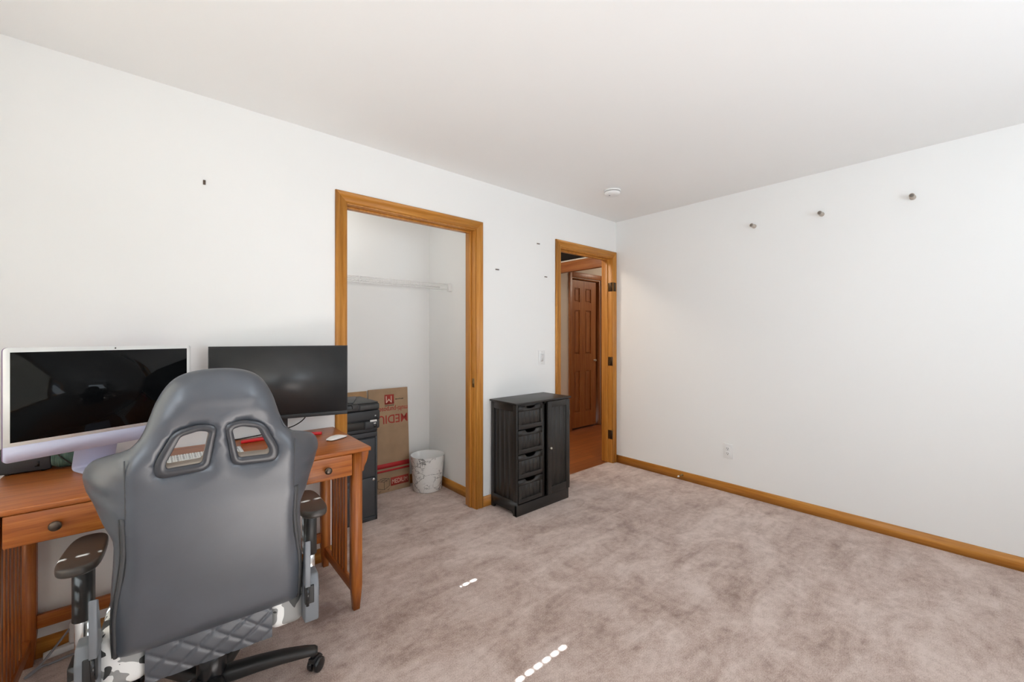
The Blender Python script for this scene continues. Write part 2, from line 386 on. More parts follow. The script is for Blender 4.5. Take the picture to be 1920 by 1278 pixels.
# trims -------------------------------------------------------------
def casing_profile_box(b, u0, z0, u1, z1, y0, side):
    """moulded casing board against the wall plane y=y0 (front at y0-0.017)"""
    b.box(u0, y0-0.012, z0, u1, y0, z1, 0.003)
def door_frame(name, x0, x1, right_full=True, xmax=99):
    w = 0.064; out = []
    prof = [(0, 0), (0, 0.010), (0.006, 0.016), (0.020, 0.017), (0.026, 0.013), (0.044, 0.011), (0.052, 0.014), (0.062, 0.012), (w, 0.008), (w, 0)]
    b = MB()
    # mitred casing swept round the opening: left leg, head, right leg
    wr = min(w, xmax-x1-0.002)
    def P(d, t, which):
        dr = d*wr/w
        if which == 0: return (x0-0.006-w+d, YL-t, 0.0)
        if which == 1: return (x0-0.006-w+d, YL-t, OPH+0.006+w-d)
        if which == 2: return (x1+0.004+wr-dr, YL-t, OPH+0.006+w-d)
        return (x1+0.004+wr-dr, YL-t, 0.0)
    n = len(prof)
    def run(k0, k1):
        b = MB(); t = bmesh.new(); A, B = [[t.verts.new(P(d, tt, k)) for d, tt in prof] for k in (k0, k1)]
        for i in range(n): t.faces.new((A[i], A[(i+1) % n], B[(i+1) % n], B[i]))
        t.faces.new(A); t.faces.new(B[::-1])
        bmesh.ops.recalc_face_normals(t, faces=t.faces[:]); return b._add(t)
    tr = struct(run(0, 1).build(name, 'oak_z', ang=0.3))
    run(1, 2).build('head_casing', 'oak_x', tr, ang=0.3); run(2, 3).build('side_casing', 'oak_z', tr, ang=0.3)
    b = MB()
    b.box(x0-J, YL-0.002, 0, x0, YL+WT+0.002, OPH+J, 0.001); b.box(x1, YL-0.002, 0, x1+J, YL+WT+0.002, OPH+J, 0.001)
    b.box(x0, YL-0.002, OPH, x1, YL+WT+0.002, OPH+J, 0.001)
    s0, s1 = YL+0.045, YL+0.08
    b.box(x0, s0, 0, x0+0.011, s1, OPH, 0.002); b.box(x1-0.011, s0, 0, x1, s1, OPH, 0.002); b.box(x0+0.011, s0, OPH-0.011, x1-0.011, s1, OPH, 0.002)
    b.build('jamb', 'oak_z', tr)
    return tr
t1 = door_frame('trim_1', CX0, CX1)
b = MB(); b.box(CX1-0.0015, YL+0.008, 0.90, CX1+0.001, YL+0.036, 0.965, 0.0006); b.box(CX1-0.003, YL+0.015, 0.918, CX1-0.001, YL+0.03, 0.945)
tag(b.build('strike_plate', 'brass', t1), 'small brass strike plate')
t2 = door_frame('trim_2', DX0, DX1, xmax=XR)
def hinge(z, two):
    b = MB()
    b.box(DX1-0.0025, YL+0.006, z-0.044, DX1+0.001, YL+0.040, z+0.044, 0.0008)
    b.cyl((DX1-0.003, YL-0.008, z-0.044), (DX1-0.003, YL-0.008, z+0.044), 0.006, n=12)
    b.box(DX1-0.003, YL-0.006, z-0.044, DX1, YL+0.008, z+0.044)
    if two: b.box(DX1+0.006, YL-0.020, z-0.044, DX1+0.046, YL-0.0165, z+0.044, 0.0008)
    for dz in (-0.03, 0, 0.03): b.ball((DX1-0.003, YL+0.025, z+dz), 0.004, (0.4, 1, 1))
    h = b.build('hinge', 'hinge', t2)
for z, tw in ((1.777, True), (1.026, False), (0.285, False)): hinge(z, tw)

def baseboard(name, segs, mat, h=0.075, t=0.013):
    """segs: (p0, p1, normal) runs against the wall"""
    b = MB()
    for (x0, y0), (x1, y1), (nx, ny) in segs:
        prof = [(0, 0), (t, 0), (t, h*0.66), (t*0.72, h*0.74), (t*0.66, h*0.86), (t*0.35, h*0.95), (0, h)]
        tt = bmesh.new()
        A = [tt.verts.new((x0+nx*d, y0+ny*d, z)) for d, z in prof]; B = [tt.verts.new((x1+nx*d, y1+ny*d, z)) for d, z in prof]
        n = len(prof)
        for i in range(n): tt.faces.new((A[i], A[(i+1) % n], B[(i+1) % n], B[i]))
        tt.faces.new(A); tt.faces.new(B[::-1]); bmesh.ops.recalc_face_normals(tt, faces=tt.faces[:]); b._add(tt)
    return struct(b.build(name, mat, ang=0.3))
baseboard('baseboard_right', [((XR, YB), (XR, YL), (-1, 0))], 'oak_y')
baseboard('baseboard_left', [((XS, YL), (CX0-0.071, YL), (0, -1)), ((CX1+0.069, YL), (DX0-0.071, YL), (0, -1))], 'oak_x')
baseboard('baseboard_closet_right', [((CLX1, YL+WT), (CLX1, CLY), (-1, 0))], 'oak_y')
baseboard('baseboard_closet_back', [((CLX0, CLY), (CLX1-0.014, CLY), (0, -1))], 'oak_x')
baseboard('baseboard_hall', [((CLX1+0.12, HY), (4.25, HY), (0, -1))], 'oak_x')

# hall: cased opening beam, dark board over it, six panel door
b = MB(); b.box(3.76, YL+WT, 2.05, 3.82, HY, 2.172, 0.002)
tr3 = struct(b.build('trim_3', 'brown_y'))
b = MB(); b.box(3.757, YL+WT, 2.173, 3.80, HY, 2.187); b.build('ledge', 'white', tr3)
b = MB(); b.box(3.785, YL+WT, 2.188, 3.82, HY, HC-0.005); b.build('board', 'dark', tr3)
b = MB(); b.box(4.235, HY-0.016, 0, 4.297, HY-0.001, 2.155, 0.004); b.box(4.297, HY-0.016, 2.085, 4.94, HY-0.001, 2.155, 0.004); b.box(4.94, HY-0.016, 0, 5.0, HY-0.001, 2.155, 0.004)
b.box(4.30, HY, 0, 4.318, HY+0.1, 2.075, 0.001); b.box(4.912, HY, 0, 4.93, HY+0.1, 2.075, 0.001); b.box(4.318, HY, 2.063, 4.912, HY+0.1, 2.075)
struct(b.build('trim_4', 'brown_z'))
def panel_door():
    x0, x1, z0, z1 = 4.325, 4.845, 0.022, 2.050; y0, y1 = HY+0.012, HY+0.046
    pans = [(4.378, 4.487, z) for z in ((1.75, 1.945), (1.03, 1.64), (0.23, 0.80))] + [(4.61, 4.735, z) for z in ((1.75, 1.945), (1.03, 1.64), (0.23, 0.80))]
    b = MB()
    b.box(x0, y0, z0, 4.378, y1, z1); b.box(4.735, y0, z0, x1, y1, z1); b.box(4.487, y0, z0, 4.61, y1, z1)
    for xa, xb in ((4.378, 4.487), (4.61, 4.735)):
        for za, zb in ((z0, 0.23), (0.80, 1.03), (1.64, 1.75), (1.945, z1)): b.box(xa, y0, za, xb, y1, zb)
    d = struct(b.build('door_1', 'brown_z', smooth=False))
    for xa, xb, (za, zb) in pans:
        p = MB(); p.box(xa, y0+0.013, za, xb, y1-0.004, zb); p.box(xa+0.018, y0+0.004, za+0.018, xb-0.018, y0+0.02, zb-0.018, 0.006, 1)
        p.build('door_panel', 'brown_z', d, smooth=False)
    k = MB(); k.cyl((4.805, y0, 0.935), (4.805, y0-0.012, 0.935), 0.014, n=16); k.ball((4.805, y0-0.026, 0.935), 0.017)
    k.build('door_knob', 'nickel', d)
panel_door()

# ------------------------------------------------------------------ wall fittings
def on_wall(name, label, cat, x, z):
    return thing(name, label, cat, (x, YL, z))
# light switch (left wall)
t = on_wall('light_switch', 'white rocker light switch on the wall left of the doorway', 'light switch', 2.505, 1.098)
b = MB(); b.box(-0.037, -0.006, -0.060, 0.037, 0, 0.060, 0.003); b.build('cover_plate', 'white', t)
b = MB(); b.prism([(-0.006, -0.033), (-0.008, 0.0), (-0.012, 0.033), (-0.004, 0.033), (-0.004, -0.033)], 'x', -0.016, 0.016); b.build('rocker', 'white', t)
for z in (0.048, -0.048):
    b = MB(); b.cyl((0, -0.0055, z), (0, -0.0075, z), 0.003, n=10); b.build('screw', 'nickel', t)
# outlet (right wall)
t = thing('wall_outlet', 'white duplex power outlet low on the right wall', 'outlet', (XR, 1.400, 0.336))
b = MB(); b.box(-0.006, -0.037, -0.060, 0, 0.037, 0.060, 0.003); b.build('cover_plate', 'white', t)
for dz in (0.02, -0.02):
    b = MB(); b.box(-0.0085, -0.016, dz-0.014, -0.004, 0.016, dz+0.014, 0.003); s = b.build('socket', 'white', t)
    b = MB()
    for dy in (-0.006, 0.006): b.box(-0.0092, dy-0.0014, dz-0.001, -0.008, dy+0.0014, dz+0.008)
    b.cyl((-0.0092, 0, dz-0.008), (-0.008, 0, dz-0.008), 0.003, n=10); b.build('slot', 'slot', s)
# pegs
for i, (y, z, l) in enumerate(((1.203, 2.144, 'tan round wall peg on the right wall, nearest to the room corner'), (0.768, 2.142, 'tan round wall peg in the middle of the three on the right wall'), (0.303, 2.144, 'tan round wall peg on the right wall, farthest from the corner'))):
    t = thing('wall_peg', l, 'wall peg', (XR, y, z), group='wall pegs')
    b = MB(); b.lathe([(0.0, 0), (0.0155, 0), (0.0155, 0.012), (0.0135, 0.020), (0.013, 0.048), (0.0138, 0.060), (0.0105, 0.062)], 20, mat=Matrix.Rotation(-PI/2, 4, 'Y')); b.build('peg_body', 'tan', t)
    b = MB(); b.cyl((-0.0585, 0, 0), (-0.0615, 0, 0), 0.0112, n=18); tag(b.build('peg_end', 'darkhole', t), 'darker recessed end')
# small dark clips / anchor left in the left wall
for x, z, w, h, l in ((2.020, 1.795, 0.034, 0.007, 'small dark metal clip on the wall right beside the closet casing'), (2.466, 2.059, 0.032, 0.007, 'small dark metal clip on the wall, highest of the three between the doorways'), (2.556, 1.788, 0.030, 0.007, 'small dark metal clip on the wall near the hall doorway casing'), (0.197, 2.023, 0.010, 0.022, 'small dark upright wall anchor high above the monitors')):
    b = MB(); b.box(-w/2, -0.007, -h/2, w/2, 0, h/2, 0.0015)
    for sx in (-1, 1): b.cyl((sx*w*0.3 if w > h else 0, 0, 0 if w > h else sx*h*0.3), (sx*w*0.3 if w > h else 0, -0.0085, 0 if w > h else sx*h*0.3), 0.002, n=8)
    tag(b.build('wall_clip' if w > h else 'wall_anchor', 'bronze', loc=(x, YL, z)), l, 'wall clip' if w > h else 'wall anchor')
# smoke detector
t = thing('smoke_detector', 'round white smoke detector on the ceiling near the corner', 'smoke detector', (2.773, 1.962, HC))
b = MB(); b.lathe([(0, 0), (0.066, 0), (0.066, -0.010), (0.060, -0.013)], 40); b.build('base_plate', 'white', t)
b = MB(); b.lathe([(0.054, -0.012), (0.054, -0.017)], 40); tag(b.build('vent_slot', 'slot', t), 'dark vent slot')
b = MB(); b.lathe([(0.060, -0.0165), (0.061, -0.026), (0.052, -0.036), (0.03, -0.040), (0, -0.0405)], 40); b.build('cover', 'white', t)
b = MB(); b.cyl((-0.02, 0.012, -0.039), (-0.02, 0.012, -0.0425), 0.006, n=14); b.build('test_button', 'greycord', t)
# door stop
t = thing('door_stop', 'spring door stop with white tip on the right baseboard', 'door stop', (XR-0.014, 1.785, 0.047))
b = MB(); b.cyl((0, 0, 0), (-0.008, 0, 0), 0.010, 0.007, n=16); b.build('mount', 'brass', t)
b = MB(); b.tube([(-0.008-0.055*i/90, 0.005*math.cos(i*0.7), 0.005*math.sin(i*0.7)-0.00*i) for i in range(91)], 0.0013, 6); b.build('spring', 'brass', t)
b = MB(); b.cyl((-0.062, 0, 0), (-0.076, 0, 0), 0.0075, 0.0065, n=16); tag(b.build('rubber_tip', 'white', t), 'white tip')

# ------------------------------------------------------------------ closet contents
def wire_shelf():
    t = thing('wire_shelf', 'white wire shelf across the inside of the closet', 'shelf', (0, 0, 1.71))
    xa, xb, yf, yb = CLX0+0.006, CLX1-0.006, 2.945, CLY-0.008
    b = MB()
    for y, z in ((yf, 0), (yf, -0.045), (yb, 0), ((yf+yb)/2, -0.004)): b.cyl((xa, y, z), (xb, y, z), 0.0030, n=8)
    n = 58
    for i in range(n+1):
        x = xa+(xb-xa)*i/n
        b.tube([(x, yf, -0.0045 if i % 12 else -0.045), (x, yf+0.001, -0.004), (x, yf+0.004, 0.003), (x, yb, 0.003)] if i % 12 == 0 else [(x, yf-0.001, 0.003), (x, yb, 0.003)], 0.0016, 5)
    b.build('wire_deck', 'whitewire', t)
    for i in range(7):
        x = xb-0.036-i*0.245; b = MB(); b.box(x-0.003, yf-0.004, -0.048, x+0.003, yf+0.003, 0.005, 0.001); b.build('lip_tie', 'whitewire', t)
    for x0, x1 in ((xb-0.028, xb+0.006), (xa-0.006, xa+0.028)):
        b = MB(); b.box(x0, yf-0.010, -0.056, x1, yf+0.028, 0.010, 0.004); b.build('end_bracket', 'white', t)
    return t
wire_shelf()

def filing_cabinet():
    t = thing('filing_cabinet', 'dark grey two drawer steel filing cabinet just inside the closet', 'filing cabinet', (0.99, 2.81, 0))
    w, h, d = 0.21, 0.615, 0.40
    b = MB(); b.box(-w, 0.004, 0.0, w, d, h-0.03); b.box(-w, -0.002, h-0.035, w, d, h, 0.006, 3); b.box(-w, 0, 0, -w+0.014, 0.01, h-0.03, 0.002); b.box(w-0.014, 0, 0, w, 0.01, h-0.03, 0.002); b.box(-w, 0.0, 0, w, 0.01, 0.03, 0.002)
    b.build('body', 'steel_edge', t)
    for z0, z1 in ((0.034, 0.300), (0.305, 0.572)):
        b = MB(); b.box(-w+0.018, -0.004, z0, w-0.018, 0.02, z1, 0.003)
        dr = b.build('drawer', 'steel', t)
        b = MB(); b.box(-0.06, -0.0065, z1-0.040, 0.06, 0.0, z1-0.014, 0.003); b.build('pull', 'steel_edge', dr)
    b = MB(); b.cyl((w-0.030, -0.004, 0.285), (w-0.030, -0.010, 0.285), 0.0105, n=18); b.box(w-0.0315, -0.0112, 0.279, w-0.0285, -0.009, 0.291)
    tag(b.build('lock', 'chrome', t), 'small round chrome lock')
filing_cabinet()

def printer():
    t = thing('printer', 'black inkjet printer and scanner on top of the filing cabinet', 'printer', (1.005, 2.79, 0.617))
    w, d = 0.205, 0.36
    b = MB(); b.box(-w+0.01, 0.02, 0.0, w-0.01, d, 0.025, 0.004); b.box(-w, 0.012, 0.022, w, d, 0.115, 0.010, 3); b.box(0.095, 0.0, 0.022, w, 0.06, 0.082, 0.012, 3)
    b.build('body', 'printer', t)
    b = MB(); b.box(-w, 0.002, 0.083, w, d, 0.150, 0.006, 3); b.build('front_panel', 'printer', t)
    b = MB(); b.prism([(0.0, 0.030), (0.0, 0.078), (0.010, 0.080), (0.014, 0.030)], 'x', -w+0.004, 0.092); tr = b.build('output_tray', 'printer2', t)
    b = MB(); b.box(-0.055, -0.003, 0.044, -0.022, 0.004, 0.068); b.build('tray_notch', 'slot', tr)
    b = MB(); b.box(-w, 0.006, 0.153, w, d, 0.196, 0.008, 3); lid = b.build('scanner_lid', 'printer', t)
    b = MB(); b.box(-w+0.006, 0.0, 0.160, 0.05, 0.012, 0.176, 0.003); b.box(0.065, 0.002, 0.160, w-0.006, 0.012, 0.190, 0.003); b.box(0.012, -0.001, 0.172, 0.056, 0.03, 0.200, 0.003); b.build('handle_lip', 'printer2', lid)
    b = MB(); b.box(-w+0.004, 0.02, 0.196, w-0.004, d-0.01, 0.206, 0.006); b.build('feeder_cover', 'printer2', lid)
    b = MB(); b.prism([(0.0, 0.03), (0.03, 0.03), (0.11, 0.20), (0.16, 0.33), (0.02, 0.33)], 'z', 0.2055, 0.2125, 0.001); b.build('feeder_tray', 'printer', lid)
    b = MB(); b.box(-w+0.01, -0.0005, 0.0915, w-0.01, 0.003, 0.0932); b.box(0.0925, 0.0, 0.026, 0.0955, 0.014, 0.08); b.build('seam', 'slot', t)
    b = MB(); b.box(0.135, -0.0015, 0.072, 0.182, 0.004, 0.085, 0.001); tag(b.build('sticker', 'white', t), 'small white sticker')
    b = MB(); b.box(0.160, -0.0015, 0.058, 0.176, 0.004, 0.064, 0.001); b.build('sticker', 'white', t)
    b = MB(); b.box(0.168, 0.0, 0.110, 0.178, 0.004, 0.116, 0.001); b.build('sticker', 'white', t)
    b = MB(); b.box(0.142, -0.0022, 0.0765, 0.149, 0.0, 0.0775); b.box(0.152, -0.0022, 0.0765, 0.160, 0.0, 0.0775); b.box(0.163, -0.0022, 0.0765, 0.174, 0.0, 0.0775); b.build('sticker_print', 'inkb', t)
    b = MB(); b.box(0.160, -0.0012, 0.032, 0.182, 0.004, 0.054, 0.002); b.build('button', 'gloss', t)
    b = MB(); b.box(0.164, 0.0005, 0.095, 0.184, 0.004, 0.108, 0.002); b.build('button', 'gloss', t)
    b = MB(); b.cyl((0.171, -0.002, 0.043), (0.171, 0.0, 0.043), 0.006, n=14); b.build('button', 'gloss', t)
printer()

def cartons():
    # flattened cartons leaning on the closet back wall (local y runs up the leaning sheet)
    lean = math.atan2(0.050, 0.86)
    def sheet(name, label, x0, x1, h, th, y, mat='card'):
        t = thing(name, label, 'cardboard box', (x0, y, 0.0)); t.rotation_euler = (-lean, 0, 0)
        b = MB(); b.box(0, 0, 0.002, x1-x0, th, h, 0.001); b.box(0.0, th+0.0006, 0.004, x1-x0-0.004, th*2, h-0.003, 0.001)
        b.build('carton_sheet', mat, t)
        return t
    sheet('flattened_carton', 'plain brown flattened cardboard box behind the printer, left of the printed one', 0.93, 1.318, 0.838, 0.006, 3.248, 'card_in')
    t = sheet('flattened_carton', 'flattened brown moving box with upside-down red print, leaning in the closet corner', 1.324, 1.668, 0.846, 0.006, 3.232)
    R = lambda a: Matrix.Translation((a[0], -0.0006, a[1])) @ Matrix.Rotation(PI/2, 4, 'X')
    Up = lambda x, z: Matrix.Translation((x, -0.0004, z)) @ Matrix.Rotation(PI/2, 4, 'X')
    Dn = lambda x, z: Up(x, z) @ Matrix.Rotation(PI, 4, 'Z')
    x1 = 0.344
    text_mesh('printed_word', 'MEDIUM', 0.098, 'ink', t, Dn(x1-0.003, 0.625), bold=0.0008, width=0.33)
    text_mesh('printed_word', 'multi-purpose box', 0.058, 'ink', t, Dn(x1-0.003, 0.690), bold=0.0003, width=0.335)
    b = MB(); b.box(0.136, -0.0008, 0.715, 0.218, 0.0, 0.795); b.build('printed_logo', 'ink', t)
    text_mesh('logo_letter', 'M', 0.082, 'inkp', t, Dn(0.2045, 0.783), depth=0.0009, bold=0.0, width=0.052)
    b = MB()
    for i, (wd, hh) in enumerate(((0.007, 0.012), (0.006, 0.010), (0.006, 0.010), (0.004, 0.014), (0.006, 0.010), (0.007, 0.010), (0.006, 0.012))): b.box(0.232+i*0.0105, -0.0007, 0.748, 0.232+i*0.0105+wd, 0, 0.748+hh*0.8)
    b.build('fine_print', 'inkb', t); b = MB()
    for i in range(9): b.box(0.138+i*0.009, -0.0007, 0.702, 0.138+i*0.009+0.006, 0, 0.708)
    b.build('fine_print', 'inkb', t)
    b = MB(); b.box(0.001, -0.0007, 0.196, x1-0.001, 0, 0.234); b.box(0.001, -0.0007, 0.166, x1-0.001, 0, 0.182); b.build('printed_stripe', 'ink2', t)
    b = MB(); b.box(0.172, -0.0006, 0.044, x1-0.012, 0, 0.112); b.build('printed_label', 'ink', t)
    text_mesh('label_word', 'MEDIUM', 0.052, 'inkp', t, Up(0.180, 0.060), depth=0.0008, bold=0.0, width=0.138)
    b = MB()
    def ln(pts):
        for p, q in zip(pts, pts[1:]): b.tube([(p[0], -0.0004, p[1]), (q[0], -0.0004, q[1])], 0.0014, 6)
    ln([(0.06, 0.105), (0.06, 0.045), (0.115, 0.028), (0.115, 0.088), (0.06, 0.105), (0.105, 0.122), (0.160, 0.108), (0.115, 0.088)]); ln([(0.160, 0.108), (0.160, 0.050), (0.115, 0.028)])
    ln([(0.082, 0.113), (0.138, 0.098), (0.138, 0.086)]); ln([(0.09, 0.0965), (0.132, 0.114)])
    ln([(0.07, 0.018), (0.076, 0.013), (0.088, 0.024)]); ln([(0.143, 0.022), (0.149, 0.017), (0.16, 0.028)])
    b.build('printed_box_icon', 'inkb', t)
cartons()

b = MB()
prof = [(0, 0.0), (0.112, 0.0), (0.118, 0.006), (0.124, 0.10), (0.138, 0.285), (0.1385, 0.288), (0.136, 0.288), (0.133, 0.285), (0.120, 0.10), (0.113, 0.01), (0, 0.008)]
t = thing('waste_basket', 'white waste basket with grey marble veins in the closet corner', 'waste basket', (1.757, 3.095, 0))
b.lathe(prof[:6], 64); b.build('outer_shell', 'marble', t)
b = MB(); b.lathe(prof[5:], 64); b.build('inner_liner', 'white', t)

# ------------------------------------------------------------------ black bathroom style cabinet
def cabinet():
    t = thing('storage_cabinet', 'black four drawer storage cabinet with one narrow door', 'cabinet', (2.225, 2.185, 0))
    W, D, H = 0.277, 0.288, 0.792
    b = MB()
    for s in (-1, 1):   # side frames with boarded panel
        xo, xi = s*W, s*(W-0.016); xa, xb = min(xo, xi), max(xo, xi)
        b.prism([(0.0, 0.0), (0.035, 0.0), (0.037, 0.014), (0.055, 0.026), (D-0.055, 0.026), (D-0.037, 0.014), (D-0.035, 0.0), (D, 0.0), (D, 0.10), (0, 0.10)], 'x', xa, xb)
        b.box(xa, 0, 0.10, xb, 0.035, H, 0.001); b.box(xa, D-0.035, 0.10, xb, D, H, 0.001); b.box(xa, 0.035, H-0.05, xb, D-0.035, H, 0.001)
        xp = (xa+0.006, xb) if s < 0 else (xa, xb-0.006)
        y = 0.036
        while y < D-0.04:
            b.box(xp[0], y, 0.10, xp[1], min(y+0.0537, D-0.035), H-0.05, 0.0005, 1); y += 0.0542
    b.box(-W+0.016, D-0.008, 0.06, W-0.016, D, H); b.box(-W+0.016, 0.02, 0.062, W-0.016, D-0.008, 0.078)
    b.box(-0.012, 0.004, 0.078, 0.010, D-0.01, H); b.box(-W+0.016, 0.004, H-0.020, W-0.016, D-0.01, H)
    for z in (0.262, 0.438, 0.614): b.box(-W+0.016, 0.012, z-0.008, -0.012, D-0.01, z)
    b.box(-W, -0.001, 0.0, W, 0.016, 0.078, 0.001)
    b.build('carcass', 'cabinet', t)
    b = MB(); b.box(-W-0.014, -0.016, H, W+0.014, D+0.004, H+0.014, 0.004, 3); b.build('top', 'cabinet', t)
    x0, x1 = -W+0.018, -0.020
    for i in range(4):
        z0 = 0.088+i*0.176; z1 = z0+0.166; xm = (x0+x1)/2; hw = 0.055
        b = MB()
        notch = [(xm-hw, z1), (xm-hw*0.9, z1-0.010), (xm-hw*0.6, z1-0.021), (xm, z1-0.025), (xm+hw*0.6, z1-0.021), (xm+hw*0.9, z1-0.010), (xm+hw, z1)]
        b.prism([(x0, z1), *notch, (x1, z1), (x1, z1-0.040), (x0, z1-0.040)], 'y', -0.005, 0.010)
        b.box(x0, -0.005, z0, x1, 0.010, z0+0.030, 0.001); b.box(x0, -0.005, z0+0.03, x0+0.030, 0.010, z1-0.04, 0.001); b.box(x1-0.022, -0.005, z0+0.03, x1, 0.010, z1-0.04, 0.001)
        d = b.build('drawer', 'cabinet', t, ang=0.5)
        b = MB(); x = x0+0.031
        while x < x1-0.024: b.box(x, 0.000, z0+0.030, min(x+0.0396, x1-0.022), 0.008, z1-0.04, 0.0005, 1); x += 0.04
        b.build('boarded_panel', 'cabinet', d)
    # door, slightly ajar at the middle
    dx0, dx1, z0, z1 = 0.026, W-0.006, 0.088, H-0.004
    b = MB(); yf, yb = -0.018, -0.002
    b.box(dx0, yf, z0, dx0+0.040, yb, z1, 0.001); b.box(dx1-0.040, yf, z0, dx1, yb, z1, 0.001); b.box(dx0+0.04, yf, z0, dx1-0.04, yb, z0+0.055, 0.001); b.box(dx0+0.04, yf, z1-0.045, dx1-0.04, yb, z1, 0.001)
    x = dx0+0.04
    while x < dx1-0.042: b.box(x, yf+0.006, z0+0.055, min(x+0.0496, dx1-0.04), yb-0.001, z1-0.045, 0.0005, 1); x += 0.05
    d = b.build('door', 'cabinet', t)
    b = MB(); b.cyl((dx0+0.018, yf, 0.438), (dx0+0.018, yf-0.010, 0.438), 0.005, n=14); b.ball((dx0+0.018, yf-0.017, 0.438), 0.0105, (1, 0.8, 1)); tag(b.build('door_knob', 'nickel', d), 'round brushed nickel knob')
    b = MB(); b.box(dx1-0.001, yf+0.002, 0.66, dx1+0.004, yb+0.004, 0.70, 0.0006); b.build('door_hinge', 'nickel', d)
    b = MB(); b.box(dx1-0.001, yf+0.002, 0.16, dx1+0.004, yb+0.004, 0.20, 0.0006); b.build('door_hinge', 'nickel', d)
cabinet()

# ------------------------------------------------------------------ desk
DZ = 0.762
def desk():
    t = thing('writing_desk', 'long reddish brown wooden writing desk with slatted ends', 'desk', (0.182, 1.91, 0), math.radians(-0.8))
    # local x from -0.6 to 0.6, y from 0 (front edge) to 0.565
    D = 0.562
    b = MB(); b.box(-0.600, 0, DZ-0.018, 0.600, D, DZ, 0.003, 2); b.build('desk_top', 'desk_x', t)
    legs = [(-0.546, 0.050), (0.546, 0.050), (-0.546, 0.525), (0.546, 0.525)]
    lw = 0.022
    for lx, ly in legs:
        s = 1 if lx > 0 else -1; f = 1 if ly < 0.2 else -1
        b = MB(); tt = bmesh.new()
        rows = [(DZ-0.0185, lw, lw, 0), (0.115, lw, lw, 0), (0.0, lw*0.62, lw*0.62, lw*0.36)]
        rings = []
        for z, hx, hy, off in rows:
            rings.append([tt.verts.new((lx+a*hx+s*off*0.0-s*0*off, ly+c*hy+f*(-off)*0+f*off*0.0, z)) for a, c in ((-1, -1), (1, -1), (1, 1), (-1, 1))])
        for A, B in zip(rings, rings[1:]):
            for k in range(4): tt.faces.new((A[k], A[(k+1) % 4], B[(k+1) % 4], B[k]))
        tt.faces.new(rings[0]); tt.faces.new(rings[-1][::-1]); bmesh.ops.recalc_face_normals(tt, faces=tt.faces[:])
        b._add(tt); b.build('leg', 'desk_z', t, ang=0.3)
        if f > 0:   # curved bracket under the overhang
            b = MB(); pr = [(0, 0), (0.036, 0), (0.034, -0.022), (0.026, -0.055), (0.014, -0.080), (0.012, -0.098), (0, -0.104)]
            b.prism([(lx+s*(lw+p), DZ-0.0185+q) for p, q in pr], 'y', ly-0.012, ly+0.012, 0.001); b.build('bracket', 'desk_z', t)
        b = MB(); b.lathe([(0, -0.0005), (0.010, -0.0005), (0.010, 0.004), (0, 0.004)], 14, (lx, ly, 0)); b.build('glide', 'chrome', t)
    # aprons, rails
    b = MB()
    for lx in (-0.546, 0.546): b.box(lx-0.011, 0.073, 0.650, lx+0.011, 0.502, DZ-0.0185, 0.002)
    b.box(-0.523, 0.515, 0.645, 0.523, 0.535, DZ-0.0185, 0.002)
    b.box(-0.523, 0.055, 0.655, -0.35, 0.075, DZ-0.0185); b.box(-0.523, 0.060, DZ-0.040, 0.523, 0.075, DZ-0.0185)
    b.build('apron', 'desk_x', t)
    for lx in (-0.546, 0.546):
        b = MB(); b.box(lx-0.011, 0.072, 0.066, lx+0.011, 0.503, 0.112, 0.003); b.build('end_rail', 'desk_y', t)
    b = MB(); b.box(-0.524, 0.515, 0.138, 0.524, 0.535, 0.190, 0.003); b.build('stretcher', 'desk_x', t)
    for lx in (-0.546, 0.546):
        for i in range(5):
            y = 0.196+0.0465*i; b = MB(); b.box(lx-0.006, y-0.0125, 0.113, lx+0.006, y+0.0125, 0.652, 0.002); b.build('slat', 'desk_z', t)
    for x0, x1, kn in ((-0.514, -0.185, -0.404), (-0.178, 0.178, 0.0), (0.185, 0.514, 0.404)):
        b = MB(); b.box(x0, 0.004, 0.644, x1, 0.026, DZ-0.0195, 0.004, 2); b.box(x0+0.012, 0.026, 0.65, x1-0.012, 0.45, 0.72)
        d = b.build('drawer', 'desk_x', t)
        b = MB(); b.lathe([(0, 0), (0.009, 0), (0.006, 0.004), (0.0055, 0.012), (0.012, 0.016), (0.0155, 0.021), (0.014, 0.027), (0.007, 0.030), (0, 0.0305)], 22, mat=Matrix.Translation((kn, 0.004, 0.692)) @ Matrix.Rotation(PI/2, 4, 'X'))
        tag(b.build('knob', 'bronze', d), 'dark bronze knob')
desk()

